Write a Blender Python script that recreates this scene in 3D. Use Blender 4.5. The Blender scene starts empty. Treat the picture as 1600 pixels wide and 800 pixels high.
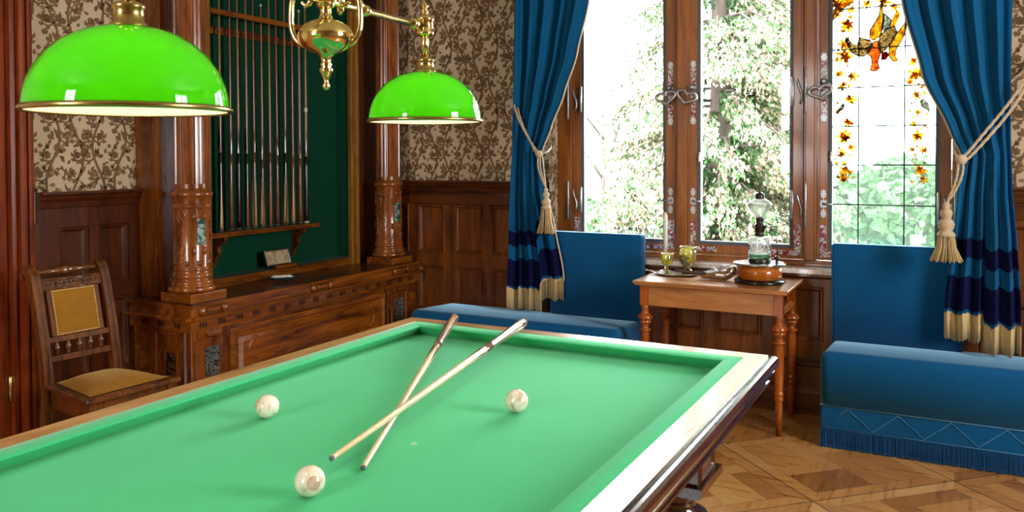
import bpy, bmesh, math, random
from math import sin, cos, pi, sqrt, atan2
from mathutils import Vector, Matrix
SC = bpy.context.scene
COL = SC.collection
rnd = random.Random(7)

# ---------------------------------------------------------------- mesh builder
class MB:
    def __init__(s):
        s.v = []; s.f = []; s.m = []; s.s = []
    def add(s, vs, fs, m=0, sm=False):
        b = len(s.v); s.v.extend([tuple(p) for p in vs])
        for f in fs:
            s.f.append([b + i for i in f]); s.m.append(m); s.s.append(sm)
        return s
    def box(s, x0, x1, y0, y1, z0, z1, m=0):
        vs = [(x, y, z) for z in (z0, z1) for y in (y0, y1) for x in (x0, x1)]
        return s.add(vs, [(0,2,3,1),(4,5,7,6),(0,1,5,4),(2,6,7,3),(0,4,6,2),(1,3,7,5)], m)
    def lathe(s, prof, n=24, c=(0,0,0), ax='z', m=0, sm=True, cap=True, wob=None):
        vs = []
        for j, (r, h) in enumerate(prof):
            for i in range(n):
                a = 2*pi*i/n; rr = r*(wob(a, h) if wob else 1)
                p = (rr*cos(a), rr*sin(a), h)
                if ax == 'x': p = (h, p[0], p[1])
                if ax == 'y': p = (p[0], h, p[1])
                vs.append((c[0]+p[0], c[1]+p[1], c[2]+p[2]))
        fs = []
        for j in range(len(prof)-1):
            for i in range(n):
                k = (i+1) % n
                fs.append((j*n+i, j*n+k, (j+1)*n+k, (j+1)*n+i))
        s.add(vs, fs, m, sm)
        if cap:
            b = len(s.v)-len(vs)
            if prof[0][0] > 1e-5: s.f.append([b+i for i in range(n)][::-1]); s.m.append(m); s.s.append(False)
            if prof[-1][0] > 1e-5: s.f.append([b+(len(prof)-1)*n+i for i in range(n)]); s.m.append(m); s.s.append(False)
        return s
    def tube(s, pts, r, n=8, m=0, sm=True, cap=True):
        P = [Vector(p) for p in pts]; R = r if isinstance(r, (list, tuple)) else [r]*len(P)
        t0 = (P[1]-P[0]).normalized()
        u = t0.orthogonal().normalized(); vs = []
        for i, p in enumerate(P):
            t = (P[min(i+1, len(P)-1)]-P[max(i-1, 0)])
            if t.length < 1e-9: t = t0
            t.normalize(); u = (u - t*u.dot(t))
            if u.length < 1e-6: u = t.orthogonal()
            u.normalize(); w = t.cross(u)
            for k in range(n):
                a = 2*pi*k/n; vs.append(p + (u*cos(a)+w*sin(a))*R[i])
        fs = []
        for j in range(len(P)-1):
            for i in range(n):
                k = (i+1) % n; fs.append((j*n+i, j*n+k, (j+1)*n+k, (j+1)*n+i))
        if cap: fs.append(list(range(n))[::-1]); fs.append([(len(P)-1)*n+i for i in range(n)])
        return s.add(vs, fs, m, sm)
    def prism(s, poly, T, d0, d1, m=0, ms=None):
        n = len(poly)
        vs = [T(u, v, d0) for u, v in poly]+[T(u, v, d1) for u, v in poly]
        s.add(vs, [list(range(n)), list(range(n, 2*n))[::-1]], m)
        b = len(s.v)-2*n
        for i in range(n):
            k = (i+1) % n; s.f.append([b+i, b+k, b+n+k, b+n+i]); s.m.append(m if ms is None else ms); s.s.append(False)
        return s
    def panel(s, T, u0, u1, v0, v1, prof, m=0, capm=None):
        """nested rectangles: prof = [(inset, height)...]; closed in the middle"""
        rings = []
        for ins, w in prof:
            rings.append([T(u0+ins, v0+ins, w), T(u1-ins, v0+ins, w), T(u1-ins, v1-ins, w), T(u0+ins, v1-ins, w)])
        vs = [p for r in rings for p in r]; fs = []
        for j in range(len(rings)-1):
            for i in range(4):
                k = (i+1) % 4; fs.append((4*j+i, 4*j+k, 4*j+4+k, 4*j+4+i))
        s.add(vs, fs, m)
        L = len(rings)-1
        s.add([p for p in rings[L]], [(0,1,2,3)], m if capm is None else capm)
        return s
    def grid_panels(s, T, U0, U1, V0, V1, pus, pvs, w, prof, m=0):
        us = sorted(set([U0, U1]+[a for p in pus for a in p])); vs = sorted(set([V0, V1]+[a for p in pvs for a in p]))
        for i in range(len(us)-1):
            for j in range(len(vs)-1):
                a, b, c, d = us[i], us[i+1], vs[j], vs[j+1]
                if (a, b) in pus and (c, d) in pvs: s.panel(T, a, b, c, d, prof, m)
                else: s.add([T(a, c, w), T(b, c, w), T(b, d, w), T(a, d, w)], [(0,1,2,3)], m)
        return s
    def extr(s, prof, T, l0, l1, m=0, sm=False, closed=True):
        """profile (a,b) swept along length"""
        n = len(prof); vs = [T(a, b, l0) for a, b in prof]+[T(a, b, l1) for a, b in prof]
        fs = [(i, (i+1) % n, n+(i+1) % n, n+i) for i in range(n if closed else n-1)]
        if closed: fs += [list(range(n))[::-1], list(range(n, 2*n))]
        return s.add(vs, fs, m, sm)
    def xf(s, M, i0=0):
        for i in range(i0, len(s.v)): s.v[i] = tuple(M @ Vector(s.v[i]))
        return s
    def build(s, name, mats, parent=None, bevel=0, seg=2, subsurf=0, loc=None, fixn=True, kind=None, solid=0):
        me = bpy.data.meshes.new(name); me.from_pydata(s.v, [], s.f)
        if not isinstance(mats, (list, tuple)): mats = [mats]
        for mt in mats: me.materials.append(mt)
        for p, mi, sm in zip(me.polygons, s.m, s.s): p.material_index = min(mi, len(mats)-1); p.use_smooth = sm
        me.validate()
        if fixn:
            bm = bmesh.new(); bm.from_mesh(me); bmesh.ops.recalc_face_normals(bm, faces=bm.faces); bm.to_mesh(me); bm.free()
        o = bpy.data.objects.new(name, me); COL.objects.link(o)
        if loc: o.location = loc
        if parent: o.parent = parent
        if bevel:
            b = o.modifiers.new('bevel', 'BEVEL'); b.width = bevel; b.segments = seg; b.limit_method = 'ANGLE'; b.angle_limit = 0.6
            b.harden_normals = False
        if solid:
            b = o.modifiers.new('solid', 'SOLIDIFY'); b.thickness = solid; b.offset = 0
        if subsurf:
            b = o.modifiers.new('sub', 'SUBSURF'); b.levels = subsurf; b.render_levels = subsurf
        if kind: o['kind'] = kind
        return o

def tag(o, label, cat, group=None):
    o['label'] = label; o['category'] = cat
    if group: o['group'] = group
    return o
def thing(name, label, cat, loc=(0,0,0), rz=0, group=None):
    o = bpy.data.objects.new(name, None); COL.objects.link(o); o.empty_display_size = .1
    o.location = loc; o.rotation_euler = (0, 0, rz)
    return tag(o, label, cat, group)
def struct(name, mb, m, **k): return mb.build(name, m, kind='structure', **k)
def dup(root, loc, rz, label, group=None):
    r = root.copy(); COL.objects.link(r); r.location = loc; r.rotation_euler = (0, 0, rz); r['label'] = label
    if group: r['group'] = group
    for ch in list(root.children):
        c = ch.copy(); COL.objects.link(c); c.parent = r
        for g in list(ch.children):
            d = g.copy(); COL.objects.link(d); d.parent = c
    return r

# ---------------------------------------------------------------- materials
def C(h):
    h = h.lstrip('#'); o = []
    for i in (0, 2, 4):
        c = int(h[i:i+2], 16)/255; o.append(c/12.92 if c <= .04045 else ((c+.055)/1.055)**2.4)
    return (*o, 1)
class NT:
    def __init__(s, name):
        s.mat = bpy.data.materials.new(name); s.mat.use_nodes = True; s.t = s.mat.node_tree; s.t.nodes.clear()
        s.out = s.t.nodes.new('ShaderNodeOutputMaterial')
    def n(s, typ, ins=None, **kw):
        nd = s.t.nodes.new('ShaderNode'+typ)
        for k, v in kw.items(): setattr(nd, k, v)
        for k, v in (ins or {}).items(): s.set(nd.inputs[k], v)
        return nd
    def set(s, sock, v):
        if isinstance(v, bpy.types.NodeSocket): s.t.links.new(v, sock)
        else: sock.default_value = v
    def math(s, op, a, b=0.0, c=None):
        nd = s.t.nodes.new('ShaderNodeMath'); nd.operation = op
        s.set(nd.inputs[0], a); s.set(nd.inputs[1], b)
        if c is not None: s.set(nd.inputs[2], c)
        return nd.outputs[0]
    def mix(s, f, a, b):
        nd = s.t.nodes.new('ShaderNodeMix'); nd.data_type = 'RGBA'
        s.set(nd.inputs[0], f); s.set(nd.inputs[6], a); s.set(nd.inputs[7], b); return nd.outputs[2]
    def ramp(s, f, stops, interp='LINEAR'):
        nd = s.t.nodes.new('ShaderNodeValToRGB'); nd.color_ramp.interpolation = interp
        el = nd.color_ramp.elements
        while len(el) < len(stops): el.new(.5)
        for e, (p, c) in zip(el, stops): e.position = p; e.color = c
        s.set(nd.inputs[0], f); return nd.outputs[0]
    def co(s, scale=(1,1,1), rot=(0,0,0), kind='Object'):
        tc = s.n('TexCoord'); mp = s.n('Mapping', {'Vector': tc.outputs[kind], 'Scale': scale, 'Rotation': rot}); return mp.outputs[0]
    def noise(s, vec, scale, detail=3, rough=.5, dist=0):
        nd = s.n('TexNoise', {'Vector': vec, 'Scale': scale, 'Detail': detail, 'Roughness': rough, 'Distortion': dist}); return nd.outputs[0]
    def bump(s, h, strength=.3, dist=.002):
        return s.n('Bump', {'Height': h, 'Strength': strength, 'Distance': dist}).outputs[0]
    def bsdf(s, color, rough=.5, metal=0, normal=None, coat=0, coat_r=.1, sheen=0, sheen_tint=None, spec=.5, sheen_r=.4):
        ins = {'Base Color': color, 'Roughness': rough, 'Metallic': metal, 'Coat Weight': coat, 'Coat Roughness': coat_r,
               'Sheen Weight': sheen, 'Specular IOR Level': spec, 'Sheen Roughness': sheen_r}
        if sheen_tint: ins['Sheen Tint'] = sheen_tint
        b = s.n('BsdfPrincipled', ins)
        if normal is not None: s.set(b.inputs['Normal'], normal)
        return b.outputs[0]
    def done(s, sh):
        s.t.links.new(sh, s.out.inputs[0]); return s.mat

def wood(name, dark, light, axis='z', rough=.32, coat=.3, scale=1.0, bump=.15, contrast=1.0, cr=.12):
    t = NT(name); k = {'x': (.12, 1, 1), 'y': (1, .12, 1), 'z': (1, 1, .12)}[axis]
    vec = t.co(tuple(a*scale for a in k))
    n1 = t.noise(vec, 14, 5, .6, 1.2); n2 = t.noise(vec, 90, 3, .6, .3); n3 = t.noise(t.co((1,1,1)), 2.3, 2)
    f = t.math('ADD', t.math('MULTIPLY', n1, .62), t.math('ADD', t.math('MULTIPLY', n2, .22), t.math('MULTIPLY', n3, .16)))
    a = .5-.14*contrast; b = .5+.14*contrast
    col = t.ramp(f, [(a, C(dark)), (b, C(light))])
    r = t.math('ADD', t.math('MULTIPLY', n2, .12), rough-.06)
    return t.done(t.bsdf(col, r, normal=t.bump(n2, bump, .001), coat=coat, coat_r=cr))
def plain(name, col, rough=.5, metal=0, coat=0, nscale=0, var=0, bump=0, spec=.5):
    t = NT(name); c = C(col) if isinstance(col, str) else col; nrm = None
    if nscale:
        nz = t.noise(t.co(), nscale, 3)
        if var: c = t.mix(nz, tuple(x*(1-var) for x in c[:3])+(1,), tuple(min(1, x*(1+var)) for x in c[:3])+(1,))
        if bump: nrm = t.bump(nz, bump, .002)
    return t.done(t.bsdf(c, rough, metal, nrm, coat, spec=spec))
def cloth(name, col, col2=None, rough=.9, sheen=.5, tint=None, nscale=60, bump=.2, sheen_r=.4):
    t = NT(name); nz = t.noise(t.co(), nscale, 4, .6); big = t.noise(t.co(), 5, 3)
    c = t.mix(t.math('ADD', t.math('MULTIPLY', nz, .5), t.math('MULTIPLY', big, .5)), C(col), C(col2 or col))
    return t.done(t.bsdf(c, rough, normal=t.bump(nz, bump, .001), sheen=sheen, sheen_tint=tint or (1,1,1,1), spec=.15, sheen_r=sheen_r))
def thin_glass(name, tint=(1,1,1,1), gloss=.08, rough=.02, haze=0, hazecol=(1,1,1,1)):
    t = NT(name); tr = t.n('BsdfTransparent', {'Color': tint}).outputs[0]
    gl = t.n('BsdfGlossy', {'Color': (1,1,1,1), 'Roughness': rough}).outputs[0]
    fr = t.n('Fresnel', {'IOR': 1.45}).outputs[0]
    f = t.math('MINIMUM', t.math('ADD', t.math('MULTIPLY', fr, 1.0), gloss-.04), 1.0)
    sh = t.n('MixShader', {0: f, 1: tr, 2: gl}).outputs[0]
    if haze:
        tl = t.n('BsdfTranslucent', {'Color': hazecol}).outputs[0]
        sh = t.n('MixShader', {0: haze, 1: sh, 2: tl}).outputs[0]
    return t.done(sh)

M = {}
M['wood_dark'] = wood('dark_walnut', '#2c1104', '#5c2809', 'z')
M['wood_wains'] = wood('wainscot_walnut', '#3a1705', '#8e4c16', 'z', rough=.34)
M['wood_wains_h'] = wood('wainscot_walnut_horizontal', '#321304', '#743a0f', 'x', rough=.34)
M['wood_cab_y'] = wood('cabinet_walnut', '#3a1604', '#a05816', 'y', rough=.24, coat=.6)
M['wood_cab_z'] = wood('cabinet_walnut_upright', '#361404', '#924c12', 'z', rough=.26, coat=.5)
M['wood_col'] = wood('column_walnut', '#4c1e06', '#a85c20', 'z', rough=.22, coat=.5)
M['wood_door'] = wood('door_mahogany', '#571a06', '#9c4212', 'z', rough=.3, coat=.4)
M['wood_win'] = wood('window_oak', '#74380c', '#ae6618', 'z', rough=.4, contrast=1.1)
M['wood_rail'] = wood('rail_oak_long', '#a3703a', '#e0b070', 'y', rough=.34, coat=1, scale=1.4, cr=.2)
M['wood_rail_x'] = wood('rail_oak_short', '#8f5f33', '#caa070', 'x', rough=.34, coat=1, scale=1.4, cr=.2)
M['wood_frame'] = wood('table_frame_walnut', '#240a05', '#5a2a18', 'y', rough=.2, coat=.8, bump=.015)
M['wood_table'] = wood('side_table_cherry', '#94561f', '#c88a48', 'x', rough=.3, coat=.8, cr=.2)
M['wood_leg'] = wood('turned_cherry', '#7a3008', '#b8611c', 'z', rough=.2, coat=.7)
M['wood_chair'] = wood('chair_walnut', '#32170a', '#7c4519', 'z', rough=.24, coat=.6)
M['wood_burl'] = wood('lamp_burl', '#7c3408', '#cc7220', 'x', rough=.25, coat=.6, scale=2.5, contrast=1.4)
M['cloth'] = cloth('green_billiard_cloth', '#35ae70', '#40bb7c', nscale=220, sheen=.15, bump=.12)
M['green_wall'] = cloth('dark_green_baize', '#043826', '#064530', sheen=.03)
M['velvet'] = cloth('blue_velvet', '#084878', '#0c5c90', sheen=1.0, tint=C('#a4d4f0'), nscale=40, sheen_r=.35)
M['velvet_c'] = cloth('curtain_velvet', '#064872', '#0a5c8a', sheen=.6, tint=C('#58a8e0'), nscale=40, sheen_r=.3)
M['navy'] = cloth('navy_velvet_band', '#05092c', '#0a1040', sheen=.3, tint=C('#3048a0'), nscale=40)
M['fringe_gold'] = cloth('gold_fringe', '#b89a62', '#dcc496', sheen=.3, nscale=90)
M['fringe_blue'] = cloth('blue_fringe', '#0a3f70', '#14568c', sheen=.3, nscale=90)
M['braid_blue'] = plain('pale_blue_braid', '#5d97c4', .7)
M['rope'] = cloth('cream_rope', '#a98f6e', '#d9c6a6', sheen=.3, nscale=120)
M['piping'] = plain('cream_piping', '#c9b79a', .7)
M['seat_gold'] = cloth('gold_velvet_upholstery', '#74490e', '#a3701f', sheen=.35, tint=C('#ffd890'), nscale=30)
M['brass'] = plain('polished_brass', (.76, .60, .26, 1), .12, 1)
M['brass_old'] = plain('aged_brass', (.45, .34, .12, 1), .25, 1)
M['nail'] = plain('brass_nail', (.6, .42, .2, 1), .35, 1)
M['iron'] = plain('old_steel', (.42, .42, .43, 1), .35, 1, nscale=60, var=.4)
M['grey_strip'] = plain('grey_window_strip', '#4b565e', .45)
M['black'] = plain('black_lacquer', '#0c0b0c', .25, coat=.3)
M['bronze'] = plain('dark_bronze', (.06, .05, .045, 1), .3, .8)
M['white'] = plain('white_wax', '#efece0', .45)
M['silver'] = plain('tarnished_silver', (.62, .58, .52, 1), .25, 1, nscale=80, var=.4, bump=.3)
M['ferrule'] = plain('white_ferrule', '#e0dccf', .4)
M['tip'] = plain('leather_tip', '#5f5348', .8)
M['tip_blue'] = plain('chalked_tip', '#5a6068', .8)
M['ceiling'] = plain('ceiling_plaster', '#d8cdb8', .8)
M['plaster'] = plain('wall_plaster', '#b9a88a', .85)
M['bark'] = plain('tree_bark', '#3a302a', .9, nscale=8, var=.3)
M['wp_bg'] = plain('wallpaper_ground', '#ccb496', .8)
M['wp_a'] = plain('wallpaper_brown_print', '#785c3a', .8)
M['wp_b'] = plain('wallpaper_ochre_print', '#9a7448', .8)
M['sill'] = None
M['wood_gold'] = wood('golden_walnut_frame', '#68400e', '#a06a20', 'z', rough=.25, coat=.6)
M['dentil'] = plain('dark_dentil_inlay', '#1c0c06', .4)

def marble(name, base, vein, scale, rough=.12, amt=.05):
    t = NT(name); v = t.co()
    n = t.noise(v, scale, 6, .65, 1.8); ridge = t.math('ABSOLUTE', t.math('SUBTRACT', n, .5))
    f = t.math('MINIMUM', t.math('DIVIDE', ridge, amt), 1.0)
    cl = t.noise(v, scale*2.2, 4, .6, 1)
    b = t.mix(cl, C(base), tuple(min(1, c*2.2+.01) for c in C(base)[:3])+(1,))
    return t.done(t.bsdf(t.mix(f, C(vein), b), rough, coat=.4))
M['marble_g'] = marble('green_marble', '#1c342e', '#a8c4b8', 13)
M['marble_b'] = marble('black_marble', '#0c0e12', '#8f948c', 40)
M['marble_d'] = marble('dark_gold_marble', '#090605', '#b4854a', 20, amt=.02)
M['sill'] = marble('white_sill_marble', '#f3f1ed', '#d2ccc6', 5, rough=.12, amt=.02)

def ivory():
    t = NT('ivory_ball'); v = t.co(); n = t.noise(v, 22, 4, .6, 1.5)
    c = t.ramp(n, [(.3, C('#f0e6d8')), (.52, C('#e8dac6')), (.62, C('#c8a684')), (.75, C('#ece2d2'))])
    return t.done(t.bsdf(c, .18, coat=.7, coat_r=.05))
M['ivory'] = ivory()
def ivory_red():
    t = NT('stained_ivory_ball'); v = t.co(); n = t.noise(v, 22, 4, .6, 1.5); g = t.n('TexCoord').outputs['Object']
    c = t.ramp(n, [(.3, C('#f0e6d8')), (.55, C('#e6d4be')), (.7, C('#c79a76'))])
    d = t.n('VectorMath', {0: g, 1: (.0235, -.0155, .005)}, operation='DISTANCE').outputs['Value']
    f = t.math('MULTIPLY', t.math('GREATER_THAN', .014, d), t.math('MULTIPLY', t.noise(v, 90, 4, .7), .9))
    return t.done(t.bsdf(t.mix(f, c, C('#b03a20')), .18, coat=.7, coat_r=.05))
M['ivory_red'] = ivory_red()

def parquet():
    t = NT('oak_parquet'); tc = t.n('TexCoord').outputs['Object']
    mp = t.n('Mapping', {'Vector': tc, 'Rotation': (0, 0, pi/4), 'Scale': (1/.72, 1/.72, 1)}).outputs[0]
    sx = t.n('SeparateXYZ', {0: mp}); X, Y = sx.outputs[0], sx.outputs[1]
    fx, fy = t.math('FRACT', X), t.math('FRACT', Y); ix, iy = t.math('FLOOR', X), t.math('FLOOR', Y)
    ex = t.math('MINIMUM', fx, t.math('SUBTRACT', 1, fx)); ey = t.math('MINIMUM', fy, t.math('SUBTRACT', 1, fy))
    e = t.math('MINIMUM', ex, ey)
    border = t.math('LESS_THAN', e, .1)
    # inner basket weave 2x2 rotated cells, each of 4 strips
    gx, gy = t.math('MULTIPLY', t.math('SUBTRACT', fx, .1), 2.5), t.math('MULTIPLY', t.math('SUBTRACT', fy, .1), 2.5)
    cx, cy = t.math('FLOOR', gx), t.math('FLOOR', gy)
    par = t.math('MODULO', t.math('ADD', t.math('ADD', cx, cy), 20), 2)
    strip_c = t.math('ADD', t.math('MULTIPLY', par, gx), t.math('MULTIPLY', t.math('SUBTRACT', 1, par), gy))
    s4 = t.math('MULTIPLY', strip_c, 3); sid = t.math('FLOOR', s4); sf = t.math('FRACT', s4)
    bdir = t.math('LESS_THAN', ex, ey)
    # plank id
    idv = t.n('CombineXYZ', {0: t.math('ADD', t.math('MULTIPLY', ix, 7.3), t.math('MULTIPLY', cx, 1.7)),
                             1: t.math('ADD', t.math('MULTIPLY', iy, 5.1), t.math('MULTIPLY', cy, 2.3)), 2: t.math('MULTIPLY', sid, t.math('SUBTRACT', 1, border))}).outputs[0]
    idb = t.n('CombineXYZ', {0: t.math('ADD', ix, t.math('MULTIPLY', bdir, 31)), 1: t.math('ADD', iy, t.math('GREATER_THAN', fx, .5)), 2: t.math('GREATER_THAN', fy, .5)}).outputs[0]
    w1 = t.n('TexWhiteNoise', {'Vector': idv}).outputs[0]; w2 = t.n('TexWhiteNoise', {'Vector': idb}).outputs[0]
    r = t.math('ADD', t.math('MULTIPLY', border, w2), t.math('MULTIPLY', t.math('SUBTRACT', 1, border), w1))
    g1 = t.n('Mapping', {'Vector': tc, 'Rotation': (0, 0, pi/4), 'Scale': (4, 40, 1)}).outputs[0]
    g2 = t.n('Mapping', {'Vector': tc, 'Rotation': (0, 0, pi/4), 'Scale': (40, 4, 1)}).outputs[0]
    useg2 = t.math('ADD', t.math('MULTIPLY', border, bdir), t.math('MULTIPLY', t.math('SUBTRACT', 1, border), par))
    na, nb = t.noise(g1, 1, 3, .5, 0), t.noise(g2, 1, 3, .5, 0)
    gr = t.math('ADD', t.math('MULTIPLY', useg2, nb), t.math('MULTIPLY', t.math('SUBTRACT', 1, useg2), na))
    f = t.math('ADD', t.math('MULTIPLY', gr, .55), t.math('MULTIPLY', r, .5))
    col = t.ramp(f, [(.22, C('#8a561f')), (.5, C('#bd8340')), (.8, C('#d8a866'))])
    seam1 = t.math('LESS_THAN', e, .005)
    seam2 = t.math('LESS_THAN', t.math('ABSOLUTE', t.math('SUBTRACT', e, .1)), .003)
    seam3 = t.math('MULTIPLY', t.math('SUBTRACT', 1, border), t.math('LESS_THAN', t.math('MINIMUM', sf, t.math('SUBTRACT', 1, sf)), .03))
    seam = t.math('MAXIMUM', seam1, t.math('MAXIMUM', t.math('MULTIPLY', seam2, .8), t.math('MULTIPLY', seam3, .35)))
    scr = t.noise(tc, 2, 1, .5, .5); scr = t.math('LESS_THAN', t.math('ABSOLUTE', t.math('SUBTRACT', scr, .5)), .0012)
    col = t.mix(t.math('MULTIPLY', seam, .8), col, C('#3d2410'))
    return t.done(t.bsdf(col, t.math('ADD', t.math('MULTIPLY', gr, .2), .2), coat=.25, coat_r=.2))
M['parquet'] = parquet()

def carved(name, dark, light):      # enamelled corner plates: red and silver scrollwork
    t = NT(name); v = t.co(); n = t.noise(v, 42, 2, .5, 1.5)
    f = t.ramp(n, [(.47, (0,0,0,1)), (.5, (1,1,1,1))])
    n2 = t.noise(v, 100, 2); c2 = t.mix(t.math('GREATER_THAN', n2, .5), C('#8f8f92'), C('#e4e2e0'))
    return t.done(t.bsdf(t.mix(f, C(dark), c2), .4, coat=.2))
M['enamel'] = carved('red_and_silver_scroll_plate', '#8a1a26', '#dddddd')

# lamp shade glass: cased green glass, lets the bulb glow through
def shade():
    t = NT('green_shade_glass')
    tl = t.n('BsdfTranslucent', {'Color': (.055, .50, .0, 1)}).outputs[0]
    df = t.n('BsdfDiffuse', {'Color': (.0, .40, .01, 1)}).outputs[0]
    a = t.n('MixShader', {0: .28, 1: tl, 2: df}).outputs[0]
    gl = t.n('BsdfGlossy', {'Roughness': .04}).outputs[0]; fr = t.n('Fresnel', {'IOR': 1.5}).outputs[0]
    return t.done(t.n('MixShader', {0: fr, 1: a, 2: gl}).outputs[0])
M['shade'] = shade()
def liner():
    t = NT('white_shade_lining'); tl = t.n('BsdfTranslucent', {'Color': (.9, .9, .85, 1)}).outputs[0]
    df = t.n('BsdfDiffuse', {'Color': (.85, .8, .65, 1)}).outputs[0]
    return t.done(t.n('MixShader', {0: .5, 1: tl, 2: df}).outputs[0])
M['liner'] = liner()
M['glass'] = thin_glass('window_glass', gloss=.04)
M['glass_lead'] = thin_glass('leaded_window_glass', (.82, .92, .86, 1), gloss=.05, haze=.022, hazecol=(.75, .9, .8, 1))
M['glass_clear'] = thin_glass('clear_lamp_glass', (.95, .98, .96, 1), gloss=.14, haze=.16, hazecol=(.95, .98, .95, 1))
M['glass_yellow'] = thin_glass('yellow_green_glass', (.62, .60, .10, 1), gloss=.14, haze=.25, hazecol=(.6, .55, .1, 1))
M['oil'] = thin_glass('green_lamp_oil', (.35, .62, .45, 1), haze=.4, hazecol=(.3, .55, .4, 1))
M['lead'] = plain('window_lead', '#2a3a38', .5)
def stain(name, a, b, sc=40):
    t = NT(name); n = t.ramp(t.noise(t.co(), sc, 4, .6), [(.38, (0,0,0,1)), (.62, (1,1,1,1))])
    tr = t.n('BsdfTransparent', {'Color': t.mix(n, C(a), C(b))}).outputs[0]
    tl = t.n('BsdfTranslucent', {'Color': t.mix(n, C(a), C(b))}).outputs[0]
    return t.done(t.n('MixShader', {0: .5, 1: tr, 2: tl}).outputs[0])
M['st_yellow'] = stain('yellow_stained_glass', '#b07808', '#e8b428')
M['st_amber'] = stain('amber_stained_glass', '#8a5a14', '#c8963a')
M['st_brown'] = stain('brown_stained_glass', '#4c3420', '#a8906c', 120)
M['st_grey'] = stain('grey_stained_glass', '#4c4a48', '#a09a90', 90)
M['st_orange'] = stain('orange_stained_glass', '#8c4418', '#c87c44')
M['st_red'] = stain('red_stained_glass', '#5c0c10', '#90202a')
def leafm(name, a, b, c):
    t = NT(name); n = t.noise(t.co(), 3.2, 4, .6); n2 = t.noise(t.co(), 25, 2)
    f = t.math('ADD', t.math('MULTIPLY', n, .6), t.math('MULTIPLY', n2, .4))
    col = t.ramp(f, [(.4, C(a)), (.5, C(b)), (.6, C(c))])
    tl = t.n('BsdfTranslucent', {'Color': col}).outputs[0]
    return t.done(t.n('MixShader', {0: .18, 1: t.bsdf(col, .7), 2: tl}).outputs[0])
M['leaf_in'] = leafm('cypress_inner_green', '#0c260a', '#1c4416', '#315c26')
M['leaf_lit'] = leafm('cypress_sunlit_tips', '#66634a', '#90806f', '#a89888')  # pale colour painted in for sunlit sprays against the shaded green
M['lawn'] = plain('lawn_grass', '#41642c', .9, nscale=3, var=.3)
M['hedge'] = leafm('garden_shrub_green', '#142a10', '#26451e', '#426038')
SKY, SUN, EXPO = 29, 11.0, 0.25
# ---------------------------------------------------------------- camera
cam = bpy.data.cameras.new('camera'); co = bpy.data.objects.new('camera', cam); COL.objects.link(co); SC.camera = co
FPX = 1296.46; YAW, PITCH, ROLL, CYY = .491741, -.0217915, .00358373, 273.536
cam.sensor_width = 36; cam.sensor_fit = 'HORIZONTAL'; cam.lens = FPX/1600*36
cam.shift_y = -(400-CYY)/1600
Rw = Matrix.Rotation(YAW, 3, 'Z') @ Matrix.Rotation(PITCH, 3, 'X') @ Matrix.Rotation(ROLL, 3, 'Y')
right, fwd, up = Rw @ Vector((1,0,0)), Rw @ Vector((0,1,0)), Rw @ Vector((0,0,1))
m4 = Matrix((right, up, -fwd)).transposed().to_4x4(); m4.translation = Vector((0, 0, 1.42)); co.matrix_world = m4
cam.clip_start = .05; cam.clip_end = 400
cam.dof.use_dof = True; cam.dof.focus_distance = 3.8; cam.dof.aperture_fstop = 11

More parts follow.
